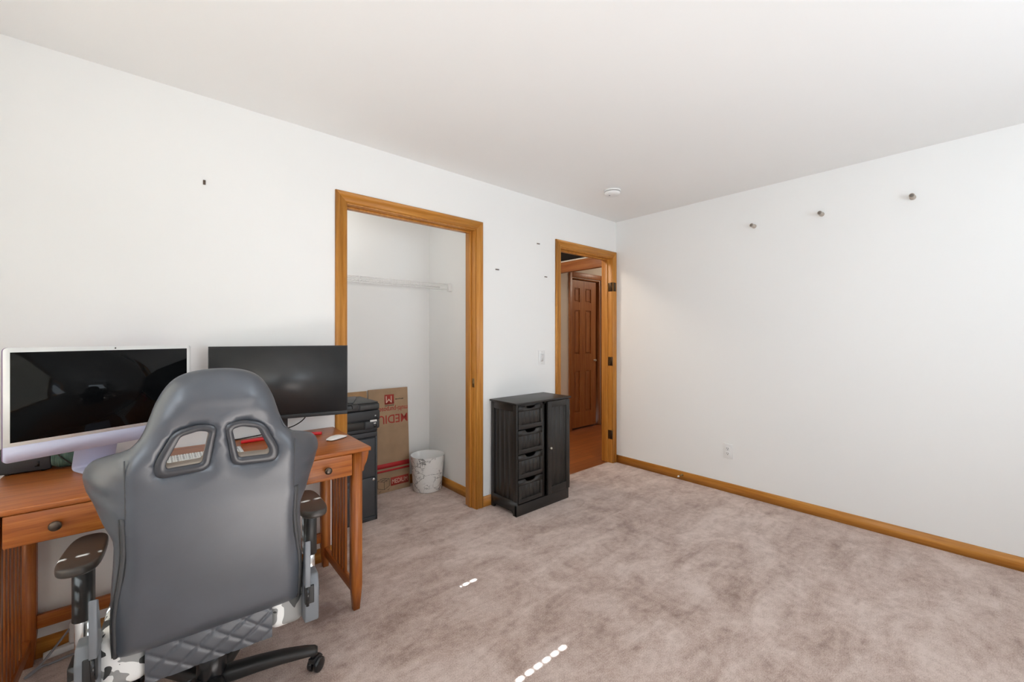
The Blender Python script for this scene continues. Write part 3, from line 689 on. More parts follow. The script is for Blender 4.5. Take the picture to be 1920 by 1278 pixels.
# ------------------------------------------------------------------ computers and desk clutter
def rounded_rect(w, h, r, n=6):
    pts = []
    for cx, cz, a0 in ((w/2-r, h/2-r, 0), (-w/2+r, h/2-r, 90), (-w/2+r, -h/2+r, 180), (w/2-r, -h/2+r, 270)):
        for i in range(n+1):
            a = math.radians(a0+90*i/n); pts.append((cx+r*math.cos(a), cz+r*math.sin(a)))
    return pts
def all_in_one():
    a = math.radians(25)
    t = thing('desktop_computer', 'white framed all-in-one computer with lilac chin, left on desk', 'computer', (-0.113+0.42*-0.085, 2.2145+0.906*0.085, DZ), a)
    # local: x right, -y toward viewer; stand bend at y=0.05, screen front at y=-0.085
    W, z0, z1 = 0.547, 0.102, 0.480; zc = (z0+z1)/2
    tl = Matrix.Translation((0, -0.085, zc))
    b = MB(); b.prism(rounded_rect(W, z1-z0, 0.012), 'y', 0.0018, 0.0115, 0.0012, 2, tl, True); b.build('housing', 'imac_back', t)
    ch = 0.052
    b = MB(); pr = [(x, z) for x, z in rounded_rect(W, z1-z0, 0.012) if z <= 0]; pr = [p for p in pr if p[1] < -0.1]
    zb = -(z1-z0)/2
    pr = sorted([p for p in pr if p[0] < 0], key=lambda p: -p[1]) + sorted([p for p in pr if p[0] > 0], key=lambda p: p[1])
    pr = [(-W/2, zb+ch)] + pr + [(W/2, zb+ch)]
    b.prism(pr, 'y', -0.0002, 0.0016, 0, mat=tl); b.build('chin', 'imac_chin', t)
    b = MB(); pr = [p for p in rounded_rect(W, z1-z0, 0.012) if p[1] > 0] + [(-W/2, zb+ch+0.0003), (W/2, zb+ch+0.0003)]
    b.prism(pr, 'y', -0.0002, 0.0016, 0, mat=tl); bz = b.build('bezel', 'imac_white', t)
    b = MB(); b.box(-W/2+0.0155, -0.0010, zb+ch+0.0125, W/2-0.0155, 0.001, (z1-z0)/2-0.0155, mat=tl); tag(b.build('screen', 'screen', t), 'black glass display')
    b = MB(); b.cyl((0.012, -0.0008, (z1-z0)/2-0.0078), (0.012, 0.001, (z1-z0)/2-0.0078), 0.0026, n=14, mat=tl); b.build('camera', 'gloss', bz)
    # L shaped stand
    b = MB(); w = 0.064
    th = 0.0045
    path = [(-0.105, 0.0005), (0.030, 0.0005), (0.043, 0.003), (0.050, 0.010), (0.050, 0.018), (0.022, 0.105), (-0.045, 0.20), (-0.072, 0.235)]
    up = [(y, z) for y, z in path]; inner = []
    for i, (y, z) in enumerate(path):
        y0, zz0 = path[max(i-1, 0)]; y1, zz1 = path[min(i+1, len(path)-1)]; l = math.hypot(y1-y0, zz1-zz0)
        inner.append((y-(zz1-zz0)/l*th, z+(y1-y0)/l*th))
    b.prism(up+inner[::-1], 'x', -w, w, 0.0008, 1); b.build('stand', 'imac_chin', t, ang=0.3)
all_in_one()
def monitor():
    a = math.radians(-13.8)
    t = thing('monitor', 'large black monitor with thin bezel, right on desk', 'monitor', (0.507+0.2385*0.10, 2.316+0.971*0.0, DZ), a)
    t.location = (0.500, 2.325, DZ)
    W, z0, z1 = 0.610, 0.103, 0.469
    b = MB(); b.box(-W/2, 0.0, z0, W/2, 0.010, z1, 0.0015); b.box(-0.20, 0.010, z0+0.02, 0.20, 0.045, z1-0.10, 0.012, 3); b.build('housing', 'black', t)
    b = MB(); b.box(-W/2+0.004, -0.0010, z0+0.020, W/2-0.004, 0.002, z1-0.004); tag(b.build('screen', 'matte_screen', t), 'matte dark display')
    b = MB(); b.box(-W/2, -0.002, z0, W/2, 0.001, z0+0.0185, 0.001); b.build('chin', 'black', t)
    b = MB(); b.box(-0.022, 0.050, 0.014, 0.022, 0.066, 0.30, 0.003); b.build('stand_neck', 'black', t)
    for (ex, ey) in ((-0.172, -0.066), (0.178, -0.036)):
        L = math.hypot(ex, ey); m = Matrix.Translation((0, 0.062, 0)) @ Matrix.Rotation(math.atan2(ey, ex), 4, 'Z')
        b = MB(); b.prism([(-0.012, -0.020), (L*0.5, -0.016), (L, -0.008), (L+0.004, 0.0), (L, 0.006), (L*0.5, 0.014), (-0.012, 0.020)], 'z', 0.0005, 0.015, 0.003, 2, m, True)
        tag(b.build('stand_leg', 'red', t), 'bright red tapered stand leg')
monitor()
b = MB(); pts = [(0.63, 2.39, 0.90), (0.632, 2.40, 0.862), (0.615, 2.40, 0.835), (0.585, 2.41, 0.812), (0.55, 2.42, 0.798), (0.50, 2.44, 0.785), (0.45, 2.455, 0.775), (0.38, 2.462, 0.768), (0.30, 2.462, 0.7665), (0.24, 2.465, 0.79), (0.23, 2.478, 0.83)]
def smooth(pts, n=6):
    P = [Vector(p) for p in pts]; out = []
    for i in range(len(P)-1):
        p0, p1, p2, p3 = P[max(i-1, 0)], P[i], P[i+1], P[min(i+2, len(P)-1)]
        for k in range(n):
            u = k/n; out.append(0.5*((2*p1)+(p2-p0)*u+(2*p0-5*p1+4*p2-p3)*u*u+(3*p1-p0-3*p2+p3)*u**3))
    return out+[P[-1]]
b.tube(smooth(pts), 0.0030, 8); tag(b.build('video_cable', 'gloss'), 'thin black cable hanging down from the back of the black monitor', 'cable')

def keyboard():
    t = thing('keyboard', 'white slim keyboard on the desk behind the chair back', 'keyboard', (0.315, 2.165, DZ))
    W, D = 0.300, 0.115
    b = MB(); b.prism([(0, 0.0005), (D, 0.0005), (D, 0.0075), (0, 0.0035)], 'x', -W, 0.0, 0.001, 2); b.build('base', 'mouse', t)
    b = MB(); rows = 6
    for r in range(rows):
        y0 = 0.004+r*0.0182; yh = 0.0155 if r < 5 else 0.0145; z = 0.004+0.004*y0/D
        n = 15
        for c in range(n):
            x0 = -W+0.005+c*(W-0.010)/n; x1 = x0+(W-0.010)/n-0.0030
            if r == 0 and 4 <= c <= 8: x1 = x0+(W-0.010)/n
            if c == 13: x1 -= 0.002
            b.box(x0, y0, z, x1, y0+yh, z+0.0034)
    b.build('keys', 'imac_white', t, smooth=False)
    b = MB()
    for r in range(rows):
        y0 = 0.004+r*0.0182; z = 0.004+0.004*y0/D+0.0035
        for c in range(15):
            if r == 0 and 4 <= c <= 8: continue
            x0 = -W+0.005+c*(W-0.010)/15
            b.box(x0+0.0052, y0+0.0040, z, x0+0.0112, y0+0.0110, z+0.0003)
    b.build('key_legends', 'slot', t, smooth=False)
keyboard()
def mouse():
    t = thing('computer_mouse', 'white low curved mouse near the right corner of the desk', 'mouse', (0.712, 2.165, DZ), math.radians(-62))
    b = MB(); tt = bmesh.new(); rings = []
    L, W = 0.057, 0.0285
    prof = rounded_rect(1, 1, 0.30, 6)
    rows = [(0.0035, 0.97), (0.006, 1.0), (0.009, 0.985), (0.0125, 0.9), (0.015, 0.72), (0.0165, 0.45), (0.017, 0.2)]
    for z, k in rows:
        R = []
        for (a, c) in prof:
            y = c*2*L*k; x = a*2*W*k*(1-0.06*abs(c))
            e = (1-(y/L)**2*0.82)
            R.append(tt.verts.new((x, y, 0.0035+(z-0.0035)*max(0.15, e))))
        rings.append(R)
    n = len(prof)
    for A, B in zip(rings, rings[1:]):
        for k in range(n): tt.faces.new((A[k], A[(k+1) % n], B[(k+1) % n], B[k]))
    tt.faces.new(rings[-1]); tt.faces.new(rings[0][::-1]); bmesh.ops.recalc_face_normals(tt, faces=tt.faces[:]); b._add(tt)
    b.build('shell', 'mouse', t, ang=1.2)
    b = MB(); b.prism([(a*2*W*0.9, c*2*L*0.94) for a, c in prof], 'z', 0.0002, 0.0038); b.build('underside', 'black', t)
mouse()
# dark box behind the computer
t = thing('media_box', 'dark grey electronic box under the left end of the computer screen', 'electronic box', (-0.356, 2.388, DZ))
b = MB(); b.box(-0.064, 0, 0.004, 0.066, 0.088, 0.098, 0.004); b.build('case', 'steel_edge', t)
b = MB(); b.box(0.030, -0.001, 0.020, 0.036, 0.002, 0.040); b.box(0.024, -0.001, 0.020, 0.031, 0.002, 0.024); b.cyl((0.033, -0.0008, 0.060), (0.033, 0.002, 0.060), 0.003, n=12); b.build('front_mark', 'gloss', t)
for sx in (-0.045, 0.045):
    for sy in (0.015, 0.075):
        b = MB(); b.cyl((sx, sy, 0.0), (sx, sy, 0.005), 0.008, n=12); b.build('foot', 'rubber', t)
# green cord bundle
t = thing('cord_bundle', 'bundle of green braided cord lying beside the computer stand', 'cord', (-0.228, 2.404, DZ))
b = MB(); r0 = 0.0285
b.tube([(-0.060+0.118*i/420, r0*math.cos(i*0.30)*(1-0.35*max(0, (-0.037-(-0.060+0.118*i/420))/0.023)), 0.036+r0*math.sin(i*0.30)*(1-0.35*max(0, (-0.037-(-0.060+0.118*i/420))/0.023))) for i in range(421)], 0.0058, 7)
b.build('coil', 'green', t)
b = MB(); b.cyl((-0.057, 0, 0.036), (0.056, 0, 0.036), 0.026, n=20); b.build('core', 'green', t)
b = MB(); b.tube(smooth([(-0.052, -0.015, 0.074), (-0.035, -0.036, 0.050), (-0.012, -0.040, 0.025), (0.01, -0.048, 0.005), (0.03, -0.055, 0.003)]), 0.002, 6); b.build('loose_end', 'inkb', t)

# things under the desk
b = MB()
b.tube(smooth([(-0.20, 2.466, 0.150), (-0.235, 2.462, 0.105), (-0.285, 2.42, 0.05), (-0.318, 2.39, 0.018), (-0.345, 2.37, 0.006), (-0.352, 2.36, 0.005), (-0.342, 2.365, 0.005), (-0.318, 2.40, 0.005), (-0.29, 2.40, 0.005), (-0.25, 2.41, 0.005), (-0.20, 2.41, 0.005), (-0.10, 2.42, 0.005), (0.02, 2.40, 0.005)]), 0.0042, 8)
tag(b.build('power_cord', 'greycord'), 'grey power cord looped on the carpet under the left end of the desk', 'cable')  # power cord, lying in a loop
b = MB(); b.prism([(-0.048, -0.009), (0.05, -0.016), (0.055, 0.0), (0.05, 0.016), (-0.048, 0.009)], 'z', 0.0, 0.026, 0.004, 2, None, True)
tag(b.build('power_adapter', 'white', loc=(-0.272, 2.462, 0.0), rotz=math.radians(12)), 'white power adapter on the carpet beside the grey cable loop', 'adapter')
b = MB(); b.box(-0.035, -0.028, 0, 0.035, 0, 0.085, 0.008, 3)
tag(b.build('wall_charger', 'white', loc=(-0.215, YL-0.0145, 0.03)), 'small white charger block against the baseboard behind the desk', 'charger')

# ------------------------------------------------------------------ gaming chair
def pillow(outline, holes, wb, wf, edge_w, hole_grid=0.012, spacing=0.015, insets=(0.0012, 0.004, 0.009, 0.016, 0.026, 0.038, 0.05)):
    def resample(poly, step):
        out = []; n = len(poly)
        for i in range(n):
            p, q = np.array(poly[i]), np.array(poly[(i+1) % n]); k = max(1, int(round(np.linalg.norm(q-p)/step)))
            for j in range(k): out.append(p+(q-p)*j/k)
        return np.array(out)
    O = resample(outline, 0.011); HS = [resample(h, hole_grid) for h in holes]
    def segd(P, poly):
        A = poly; B = np.roll(poly, -1, 0); d = B-A; L2 = (d**2).sum(1)
        t = np.clip(((P[:, None, :]-A[None])*d[None]).sum(2)/L2[None], 0, 1)
        C = A[None]+t[..., None]*d[None]; return np.sqrt(((P[:, None]-C)**2).sum(2)).min(1)
    def inside(P, poly):
        A = poly; B = np.roll(poly, -1, 0); x, y = P[:, 0][:, None], P[:, 1][:, None]
        with np.errstate(divide='ignore', invalid='ignore'):
            c = ((A[:, 1] > y) != (B[:, 1] > y)) & (x < (B[:, 0]-A[:, 0])*(y-A[:, 1])/(B[:, 1]-A[:, 1])+A[:, 0])
        return c.sum(1) % 2 == 1
    d = np.roll(O, -1, 0)-np.roll(O, 1, 0); nn = np.stack([-d[:, 1], d[:, 0]], 1); nn /= np.linalg.norm(nn, axis=1)[:, None]
    area = 0.5*np.sum(O[:, 0]*np.roll(O[:, 1], -1)-np.roll(O[:, 0], -1)*O[:, 1])
    if area < 0: nn = -nn
    pts = []
    for ins in insets:
        P = O+nn*ins; k = segd(P, O) > ins*0.93; k &= inside(P, O)
        for H in HS: k &= (segd(P, H) > 0.008) & ~inside(P, H)
        pts.append(P[k])
    lo, hi = O.min(0), O.max(0)
    gx, gy = np.meshgrid(np.arange(lo[0], hi[0], spacing), np.arange(lo[1], hi[1], spacing)); gx[::2] += spacing/2
    G = np.stack([gx.ravel(), gy.ravel()], 1); k = inside(G, O) & (segd(G, O) > insets[-1]+0.006)
    for H in HS: k &= (segd(G, H) > 0.010) & ~inside(G, H)
    pts.append(G[k])
    base = [O]+HS; allp = np.concatenate(base+pts); edges = []; off = 0
    for B in base:
        n = len(B); edges += [(off+i, off+(i+1) % n) for i in range(n)]; off += n
    nb = off
    res = delaunay_2d_cdt([Vector(p) for p in allp], edges, [], 0, 1e-6)
    V = np.array([tuple(v) for v in res[0]]); F = [f for f in res[2]]
    cen = np.array([V[list(f)].mean(0) for f in F]); ok = inside(cen, O)
    for H in HS: ok &= ~inside(cen, H)
    F = [f for f, o in zip(F, ok) if o]
    dist = segd(V, O)
    orig = res[3]
    isO = np.array([any(i < len(O) for i in og) for og in orig])
    tt = bmesh.new(); vb = [None]*len(V); vf = [None]*len(V)
    used = set(i for f in F for i in f)
    for i in used:
        if isO[i]: vb[i] = vf[i] = tt.verts.new((V[i][0], V[i][1], edge_w(V[i][0], V[i][1])))
        else:
            vb[i] = tt.verts.new((V[i][0], V[i][1], wb(V[i][0], V[i][1], dist[i]))); vf[i] = tt.verts.new((V[i][0], V[i][1], wf(V[i][0], V[i][1], dist[i])))
    from collections import Counter
    cnt = Counter()
    for f in F:
        try: tt.faces.new([vb[i] for i in f])
        except ValueError: pass
        try: tt.faces.new([vf[i] for i in f][::-1])
        except ValueError: pass
        for a, c in zip(f, list(f[1:])+[f[0]]): cnt[tuple(sorted((a, c)))] += 1
    for (a, c), n in cnt.items():
        if n == 1 and not (isO[a] and isO[c]):
            try: tt.faces.new((vb[a], vb[c], vf[c], vf[a]))
            except ValueError: pass
    bmesh.ops.recalc_face_normals(tt, faces=tt.faces[:])
    return tt
def catmull(pts, n=5):
    P = [np.array(p) for p in pts]; m = len(P); out = []
    for i in range(m):
        p0, p1, p2, p3 = P[i-1], P[i], P[(i+1) % m], P[(i+2) % m]
        for k in range(n):
            u = k/n; out.append(tuple(0.5*((2*p1)+(p2-p0)*u+(2*p0-5*p1+4*p2-p3)*u*u+(3*p1-p0-3*p2+p3)*u**3)))
    return out
def round_poly(poly, r, n=5):
    out = []; m = len(poly)
    for i in range(m):
        p, a, c = Vector(poly[i]), Vector(poly[i-1]), Vector(poly[(i+1) % m])
        da, dc = (a-p), (c-p); k = min(r, da.length*0.45, dc.length*0.45); A = p+da.normalized()*k; C = p+dc.normalized()*k
        for j in range(n+1):
            u = j/n; out.append(tuple((1-u)**2*A+2*u*(1-u)*p+u*u*C))
    return out
sst = lambda a, c, x: (lambda t: t*t*(3-2*t))(min(1, max(0, (x-a)/(c-a))))

def gaming_chair():
    t = thing('gaming_chair', 'grey and black gaming chair with two cutouts in its back, camouflage seat', 'chair', (0.16, 1.77, 0), math.radians(-3.9))
    lean = math.radians(10)
    o = Vector((0.0085, -0.227, 0.38)); U = Vector((1, 0, 0)); V = Vector((0, -math.sin(lean), math.cos(lean))); Nn = Vector((0, -math.cos(lean), -math.sin(lean)))
    BM = Matrix(((U.x, V.x, Nn.x, o.x), (U.y, V.y, Nn.y, o.y), (U.z, V.z, Nn.z, o.z), (0, 0, 0, 1)))
    half = [(0.0, 0.810), (0.050, 0.806), (0.090, 0.791), (0.116, 0.765), (0.138, 0.722), (0.153, 0.675), (0.169, 0.632), (0.194, 0.600), (0.238, 0.572), (0.276, 0.544), (0.297, 0.508), (0.296, 0.474), (0.277, 0.434), (0.252, 0.386), (0.230, 0.345), (0.229, 0.290), (0.234, 0.220), (0.239, 0.130), (0.237, 0.060), (0.230, 0.010), (0.205, -0.004), (0.10, -0.006)]
    outline = half + [(0.0, -0.006)] + [(-a, c) for a, c in half[::-1][:-1]]
    outline = catmull(outline, 3)[::-1]
    c0 = 0.0
    hR = [(0.010, 0.640), (0.036, 0.660), (0.108, 0.648), (0.142, 0.556), (0.126, 0.526), (0.032, 0.529), (0.022, 0.545)]
    hR = [(0.011, 0.655), (0.050, 0.664), (0.104, 0.650), (0.145, 0.565), (0.140, 0.525), (0.030, 0.530)]
    hole_out = round_poly(hR, 0.022); 
    iR = [(0.027, 0.640), (0.050, 0.646), (0.090, 0.635), (0.122, 0.562), (0.120, 0.547), (0.044, 0.550)]
    hole_in = round_poly(iR, 0.009)
    mir = lambda P: [(0.012-a, c) for a, c in P][::-1]
    hole_out = [(a+0.006, c) for a, c in hole_out]; hole_in = [(a+0.006, c) for a, c in hole_in]
    R = 0.052; T = 0.042
    q = lambda d: math.sqrt(max(0, 1-(1-min(d/R, 1))**2))
    def bend(u, v):
        k = max(0, abs(u)-0.165); f = sst(0.28, 0.46, v)*(1-sst(0.60, 0.70, v))
        j = max(0, abs(u)-0.188)
        return -(0.95*j*j/(j+0.012))*f - 1.2*k*k*f - 0.9*k*k*(1-f) - 0.012*sst(0.62, 0.80, v)
    def pucker(u, v):
        k = sst(0.195, 0.235, abs(u))*sst(0.36, 0.42, v)*(1-sst(0.54, 0.58, v))
        return 0.0034*k*math.sin((v-0.42)*80+u*25+1.5*math.sin(v*40))
    def wb(u, v, d):
        h = -T+T*q(d)
        h += 0.006*sst(0.02, 0.06, d)*(1-sst(0.40, 0.50, v))          # lower panel stands out
        h -= 0.004*math.exp(-((abs(u)-0.20)/0.006)**2)*sst(0.1, 0.2, v)*(1-sst(0.58, 0.62, v))     # seam crease
        rr = math.hypot((abs(u-0.006)-0.078)/0.085, (v-0.59)/0.085); h -= 0.007*(1-sst(0.75, 1.3, rr))
        h += 0.004*math.exp(-((v-0.735)/0.018)**2)*(1-sst(0.07, 0.11, abs(u)))
        return h+bend(u, v)+pucker(u, v)
    def wf(u, v, d):
        rr = math.hypot((abs(u-0.006)-0.078)/0.085, (v-0.59)/0.085)
        return -T-(T*0.95)*q(d)-0.012*sst(0.16, 0.24, abs(u))*q(d)+bend(u, v)+0.036*(1-sst(0.85, 1.5, rr))
    tt = pillow(outline, [hole_out, mir(hole_out)], wb, wf, lambda u, v: -T+bend(u, v))
    b = MB(); b._add(tt, BM); back = b.build('backrest', 'leather', t, ang=0.9)
    for P, Q in ((hole_out, hole_in), (mir(hole_out), mir(hole_in))):
        tt = bmesh.new(); n = len(P); cP = Vector((sum(p[0] for p in P)/n, sum(p[1] for p in P)/n))
        grow = [tuple(cP+(Vector(p)-cP)*1.035) for p in P]
        inn = [tuple(Vector(Q[i])) for i in range(n)]; inn2 = [tuple(cP+(Vector(p)-cP)*0.94) for p in Q]
        mid = [tuple(Vector(g)*0.35+Vector(i)*0.65) for g, i in zip(grow, inn)]
        hw = -0.0055; Lp = lambda k: [tuple(Vector(g)*(1-k)+Vector(i)*k) for g, i in zip(grow, inn)]
        layers = [(Lp(0.0), hw-0.010), (Lp(0.0), hw+0.0015), (Lp(0.06), hw+0.0035), (Lp(0.93), hw+0.0025), (Lp(1.0), hw+0.0005), (Lp(1.0), hw-0.004), (Lp(0.9), hw-0.006), (Lp(0.0), hw-0.010)]
        rings = [[tt.verts.new((p[0], p[1], w)) for p in L] for L, w in layers]
        for A, B in zip(rings, rings[1:]):
            for k in range(n): tt.faces.new((A[k], A[(k+1) % n], B[(k+1) % n], B[k]))
        bmesh.ops.recalc_face_normals(tt, faces=tt.faces[:])
        b = MB(); b._add(tt, BM); tag(b.build('cutout_frame', 'frame_pl', back, ang=0.18), 'dark plastic frame round the cutout')
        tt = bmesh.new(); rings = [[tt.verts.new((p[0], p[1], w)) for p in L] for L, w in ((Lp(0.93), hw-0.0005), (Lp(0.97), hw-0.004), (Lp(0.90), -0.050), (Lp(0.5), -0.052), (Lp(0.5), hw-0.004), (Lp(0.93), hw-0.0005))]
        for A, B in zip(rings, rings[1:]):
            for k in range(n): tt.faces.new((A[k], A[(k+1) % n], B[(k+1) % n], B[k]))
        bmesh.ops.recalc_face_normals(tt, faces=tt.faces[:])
        b = MB(); b._add(tt, BM); tag(b.build('cutout_inner_wall', 'reflection', back, ang=0.5), 'painted beige liner inside the cutout')
    for s in (-1, 1):
        vs = [0.585, 0.54, 0.49, 0.44, 0.39, 0.33]
        pts = [(s*(0.186+0.012*sst(0.5, 0.3, v)*0+0.010*(v < 0.6)), v, 0) for v in vs]
        pts = [BM @ Vector((s*0.198, v, wb(s*0.198, v, 0.055)+0.0008)) for v in [0.585-0.02*i for i in range(9)]]
        b = MB(); b.tube(pts, 0.0017, 6); b.build('seam', 'piping', back)
        zp = []
        for i in range(25):
            v = 0.425-0.42*i/24; uu = 0.200+0.026*sst(0.36, 0.12, v) if False else 0.204+0.024*(1-sst(0.10, 0.34, v))
            d = max(0.004, np.interp(v, [0, 0.06, 0.13, 0.22, 0.29, 0.345, 0.41, 0.46], [0.228, 0.237, 0.239, 0.234, 0.229, 0.230, 0.252, 0.277])-uu)
            zp.append(BM @ Vector((s*uu, v, wb(uu, v, d)+0.001)))
        b = MB(); b.tube(zp, 0.0055, 8); 
        for dd in (-0.008, 0.008):
            b.tube([p+Vector((s*dd*0.9, 0.0045 if dd > 0 else -0.0005, 0)) for p in zp], 0.0022, 6)
        b.build('zipper', 'piping', back)
    # seat
    b = MB(); b.box(-0.165, -0.19, 0.288, 0.165, 0.27, 0.42, 0.03, 4); b.build('seat', 'leather', t)
    for s in (-1, 1):
        xa, xb = sorted((s*0.148, s*0.262)); b = MB(); b.box(xa, -0.197, 0.292, xb, 0.25, 0.455, 0.032, 5)
        tag(b.build('side_bolster', 'camo', t), 'white, grey and black camouflage side bolster')
    tt = bmesh.new(); nx, nz = 90, 26; gr = []
    xa, xb, za, zb = -0.158, 0.158, 0.286, 0.398
    for i in range(nz+1):
        row = []
        for j in range(nx+1):
            x = xa+(xb-xa)*j/nx; z = za+(zb-za)*i/nz
            p = ((x*1.0+z*1.25)/0.078) % 1; r = ((x*1.0-z*1.25)/0.078) % 1
            dd = min(p, 1-p, r, 1-r); h = 0.0055*math.sqrt(1-(1-min(1, dd/0.22))**2)
            row.append(tt.verts.new((x, -0.200-h-0.004*math.sin(PI*i/nz), z)))
        gr.append(row)
    for i in range(nz):
        for j in range(nx): tt.faces.new((gr[i][j], gr[i][j+1], gr[i+1][j+1], gr[i+1][j]))
    b = MB(); b._add(tt); b.box(xa, -0.200, za, xb, -0.185, zb); b.build('quilted_panel', 'leather', t, ang=1.4)
    b = MB(); b.box(-0.14, -0.10, 0.262, 0.14, 0.16, 0.287, 0.004); b.box(-0.28, 0.02, 0.268, 0.28, 0.085, 0.284, 0.003); b.box(-0.06, -0.09, 0.235, 0.06, 0.11, 0.263, 0.006); b.cyl((0.05, -0.02, 0.25), (0.17, -0.06, 0.245), 0.006, n=10); b.ball((0.185, -0.065, 0.244), 0.012, (2, 1, 1)); b.build('seat_mechanism', 'rubber', t)
    # side covers over the recline hinge
    for s in (-1, 1):
        b = MB(); xa, xb = sorted((s*0.247, s*0.264))
        b.prism([(-0.262, 0.595), (-0.240, 0.585), (-0.205, 0.49), (-0.180, 0.44), (-0.262, 0.44)], 'x', xa, xb, 0.003, 2)
        xa, xb = sorted((s*0.249, s*0.293))
        b.prism([(-0.250, 0.430), (-0.235, 0.468), (-0.190, 0.470), (-0.130, 0.440), (-0.112, 0.395), (-0.112, 0.335), (-0.20, 0.305), (-0.245, 0.312)], 'x', xa, xb, 0.005, 2)
        c = b.build('side_cover', 'grey_pl', t, ang=0.4)
        xa, xb = sorted((s*0.2485, s*0.277))
        b = MB(); b.box(xa, -0.2515, 0.378, xb, -0.235, 0.438, 0.002); b.build('hinge_slot', 'slot', c)
        b = MB(); b.cyl((s*0.256, -0.253, 0.374), (s*0.258, -0.252, 0.440), 0.005, n=12); b.build('hinge_bar', 'gloss', c)
    # armrests
    for s in (-1, 1):
        ax = s*0.315; ay = 0.02
        b = MB(); 
        pad = catmull([(-0.045, -0.09), (-0.049, 0.0), (-0.042, 0.10), (-0.02, 0.135), (0.02, 0.135), (0.042, 0.10), (0.049, 0.0), (0.045, -0.09), (0.022, -0.125), (-0.022, -0.125)], 4)
        b.prism([(ax+p, ay+r) for p, r in pad], 'z', 0.602, 0.628, 0.009, 4, None, True)
        ar = b.build('armrest', 'pad', t, ang=0.9)
        b = MB(); b.prism([(ax+p, ay+r) for p, r in rounded_rect(0.046, 0.076, 0.020)], 'z', 0.425, 0.603, 0.002, 1, None, True); b.box(ax-0.035, ay-0.06, 0.592, ax+0.035, ay+0.06, 0.603, 0.003); b.build('sleeve', 'rubber', ar, ang=0.5)
        b = MB(); b.prism([(ax+p, ay+r) for p, r in rounded_rect(0.036, 0.056, 0.016)], 'z', 0.300, 0.426, 0.001, 1, None, True)
        b.build('chrome_column', 'chrome', ar, ang=0.5)
        b = MB(); b.prism([(s*0.24, 0.268), (ax+s*0.03, 0.258), (ax+s*0.03, 0.300), (ax-s*0.03, 0.300), (s*0.24, 0.284)], 'y', ay-0.035, ay+0.035, 0.003, 2); b.build('bracket', 'rubber', ar)
    # gas lift and star base
    b = MB(); b.lathe([(0, 0.07), (0.046, 0.07), (0.048, 0.085), (0.0445, 0.105), (0.042, 0.178), (0.038, 0.184), (0.030, 0.184), (0.030, 0.215), (0.022, 0.216), (0.022, 0.245), (0, 0.245)], 40); b.build('gas_lift', 'gloss', t, ang=0.5)
    for k in range(5):
        a = math.radians(-12.3+72*k); m = Matrix.Rotation(a, 4, 'Z')
        b = MB(); tt = bmesh.new(); rings = []
        for x, hw, z0, z1 in ((0.02, 0.030, 0.070, 0.118), (0.06, 0.030, 0.072, 0.122), (0.14, 0.028, 0.078, 0.122), (0.22, 0.026, 0.080, 0.118), (0.29, 0.024, 0.078, 0.108), (0.325, 0.021, 0.074, 0.100), (0.334, 0.014, 0.076, 0.094)):
            R_ = []
            for i in range(16):
                th = 2*PI*i/16; cx, cz = math.cos(th), math.sin(th)
                R_.append(tt.verts.new((x, hw*math.copysign(abs(cx)**0.6, cx), (z0+z1)/2+(z1-z0)/2*math.copysign(abs(cz)**0.75, cz))))
            rings.append(R_)
        for A, B in zip(rings, rings[1:]):
            for i in range(16): tt.faces.new((A[i], A[(i+1) % 16], B[(i+1) % 16], B[i]))
        tt.faces.new(rings[0][::-1]); tt.faces.new(rings[-1]); bmesh.ops.recalc_face_normals(tt, faces=tt.faces[:]); b._add(tt, m)
        lg = b.build('leg', 'rubber', t, ang=0.9)
        b = MB(); sw = Matrix.Translation(m @ Vector((0.318, 0, 0))) @ Matrix.Rotation(math.radians(40+k*50), 4, 'Z')
        for sd in (-1, 1):
            b.lathe([(0, 0), (0.020, 0), (0.0255, 0.003), (0.0265, 0.010), (0.0255, 0.017), (0.018, 0.019), (0, 0.0195)], 26, mat=sw @ Matrix.Translation((0.016, sd*0.003, 0.0265)) @ Matrix.Rotation(-sd*PI/2, 4, 'X'))
        b.prism([(-0.012, 0.045), (-0.012, 0.062), (0.030, 0.060), (0.042, 0.045), (0.030, 0.030), (0.016, 0.028)], 'y', -0.0125, 0.0125, 0.003, 2, sw)
        b.cyl(m @ Vector((0.318, 0, 0.055)), m @ Vector((0.318, 0, 0.080)), 0.0075, n=12)
        b.build('caster', 'gloss', lg)
gaming_chair()

# ------------------------------------------------------------------ blind in the side window (outside the picture, makes the dotted sun stripes)
def blind():
    t = thing('window_blind', 'white slatted blind closed over the side window', 'blind', (XS-0.045, 0, 0))
    y0, y1, z0, z1 = WIN_A[0]+0.005, WIN_A[1]-0.005, WIN_A[2]+0.01, WIN_A[3]-0.02
    g = 0.0065; c1, c2 = 1.146, 1.770
    b = MB(); z = z0+0.03
    while z < z1-0.03:
        for a0, a1 in ((y0, c1-g), (c1+g, c2-g), (c2+g, y1)): b.box(-0.002, a0, z-0.027, 0.002, a1, z+0.027)
        for c in (c1, c2): b.box(-0.002, c-g, z-0.027, 0.002, c+g, z-0.027+0.017)
        z += 0.044
    b.box(-0.02, y0, z1-0.03, 0.02, y1, z1+0.02)
    b.build('slats', 'blind', t, smooth=False)
blind()

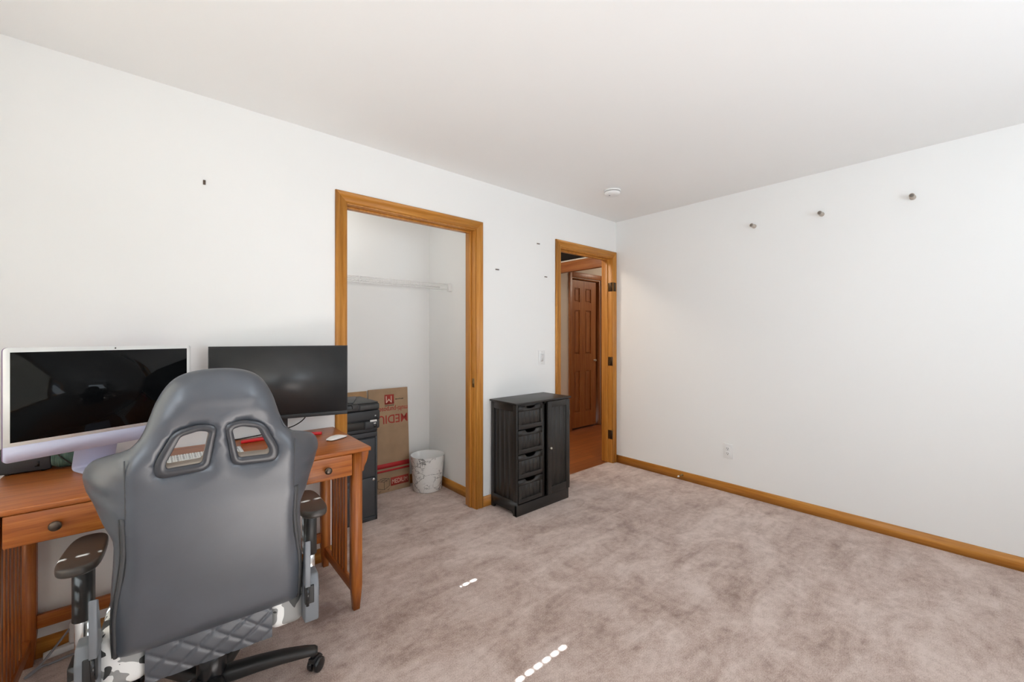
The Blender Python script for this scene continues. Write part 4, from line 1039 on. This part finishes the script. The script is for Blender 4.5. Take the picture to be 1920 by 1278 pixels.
# ------------------------------------------------------------------ light
w = bpy.data.worlds.new('sky'); SC.world = w; w.use_nodes = True
bg = w.node_tree.nodes['Background']; bg.inputs['Color'].default_value = (0.78, 0.88, 1.0, 1); bg.inputs['Strength'].default_value = 1.0
def light(name, kind, loc, direction, energy, color=(1, 1, 1), **kw):
    l = bpy.data.lights.new(name, kind); l.energy = energy; l.color = color
    for k, v in kw.items(): setattr(l, k, v)
    o = bpy.data.objects.new(name, l); COL.objects.link(o); o.location = loc
    o.rotation_euler = Vector(direction).to_track_quat('-Z', 'Y').to_euler(); return o
el = math.radians(43)
light('sun', 'SUN', (-4, 0, 4), (math.cos(el), 0, -math.sin(el)), 50.0, (0.84, 1.0, 1.09), angle=math.radians(0.35))
def win_light(name, axis, rect, c, d, e, col):
    a0, a1, z0, z1 = rect; m = (a0+a1)/2
    loc = (c, m, (z0+z1)/2) if axis == 'y' else (m, c, (z0+z1)/2)
    o = light(name, 'AREA', loc, d, e, col, shape='RECTANGLE', size=(a1-a0)*0.95, size_y=(z1-z0)*0.95)
win_light('daylight_side', 'y', WIN_B, XS-0.11, (1, 0, 0.5), 14, (0.82, 0.93, 1.03))
win_light('daylight_behind', 'x', WIN_C, YB-0.11, (0, 1, 0.7), 25, (0.82, 0.93, 1.03))
light('closet_fill', 'AREA', (0.95, 2.85, HC-0.02), (0.25, 0.05, -1), 2.8, (1.0, 0.97, 0.93), shape='DISK', size=0.35)  # unseen fill light added to brighten the closet, no real fixture
light('hall_fill_far', 'AREA', (5.5, 3.0, HC-0.02), (-0.4, 0, -1), 10, (1.0, 0.86, 0.70), shape='DISK', size=0.3)  # second added fill, out of view, brightens the hall door and wall
light('hall_fill', 'AREA', (2.55, 3.12, HC-0.02), (0.25, 0, -1), 12, (1.0, 0.88, 0.74), shape='DISK', size=0.35)  # added fill light out of view, lights the near part of the hall

# ------------------------------------------------------------------ camera
cam = bpy.data.cameras.new('camera'); co = bpy.data.objects.new('camera', cam); COL.objects.link(co)
cam.sensor_width = 36.0; cam.lens = 777/1920*36; cam.shift_y = -9/1920; cam.clip_start = 0.02
d = Vector((0.6576, 0.7534, 0)).normalized()
co.location = (0, 0, 1.28); co.rotation_euler = (PI/2, 0, math.atan2(d.y, d.x)-PI/2)
SC.camera = co
vs = SC.view_settings; vs.view_transform = 'Standard'; vs.look = 'None'; vs.gamma = 1.0; vs.exposure = 0.30; vs.use_curve_mapping = False
try:
    SC.cycles.max_bounces = 10; SC.cycles.diffuse_bounces = 7; SC.cycles.sample_clamp_indirect = 6.0
except Exception: pass
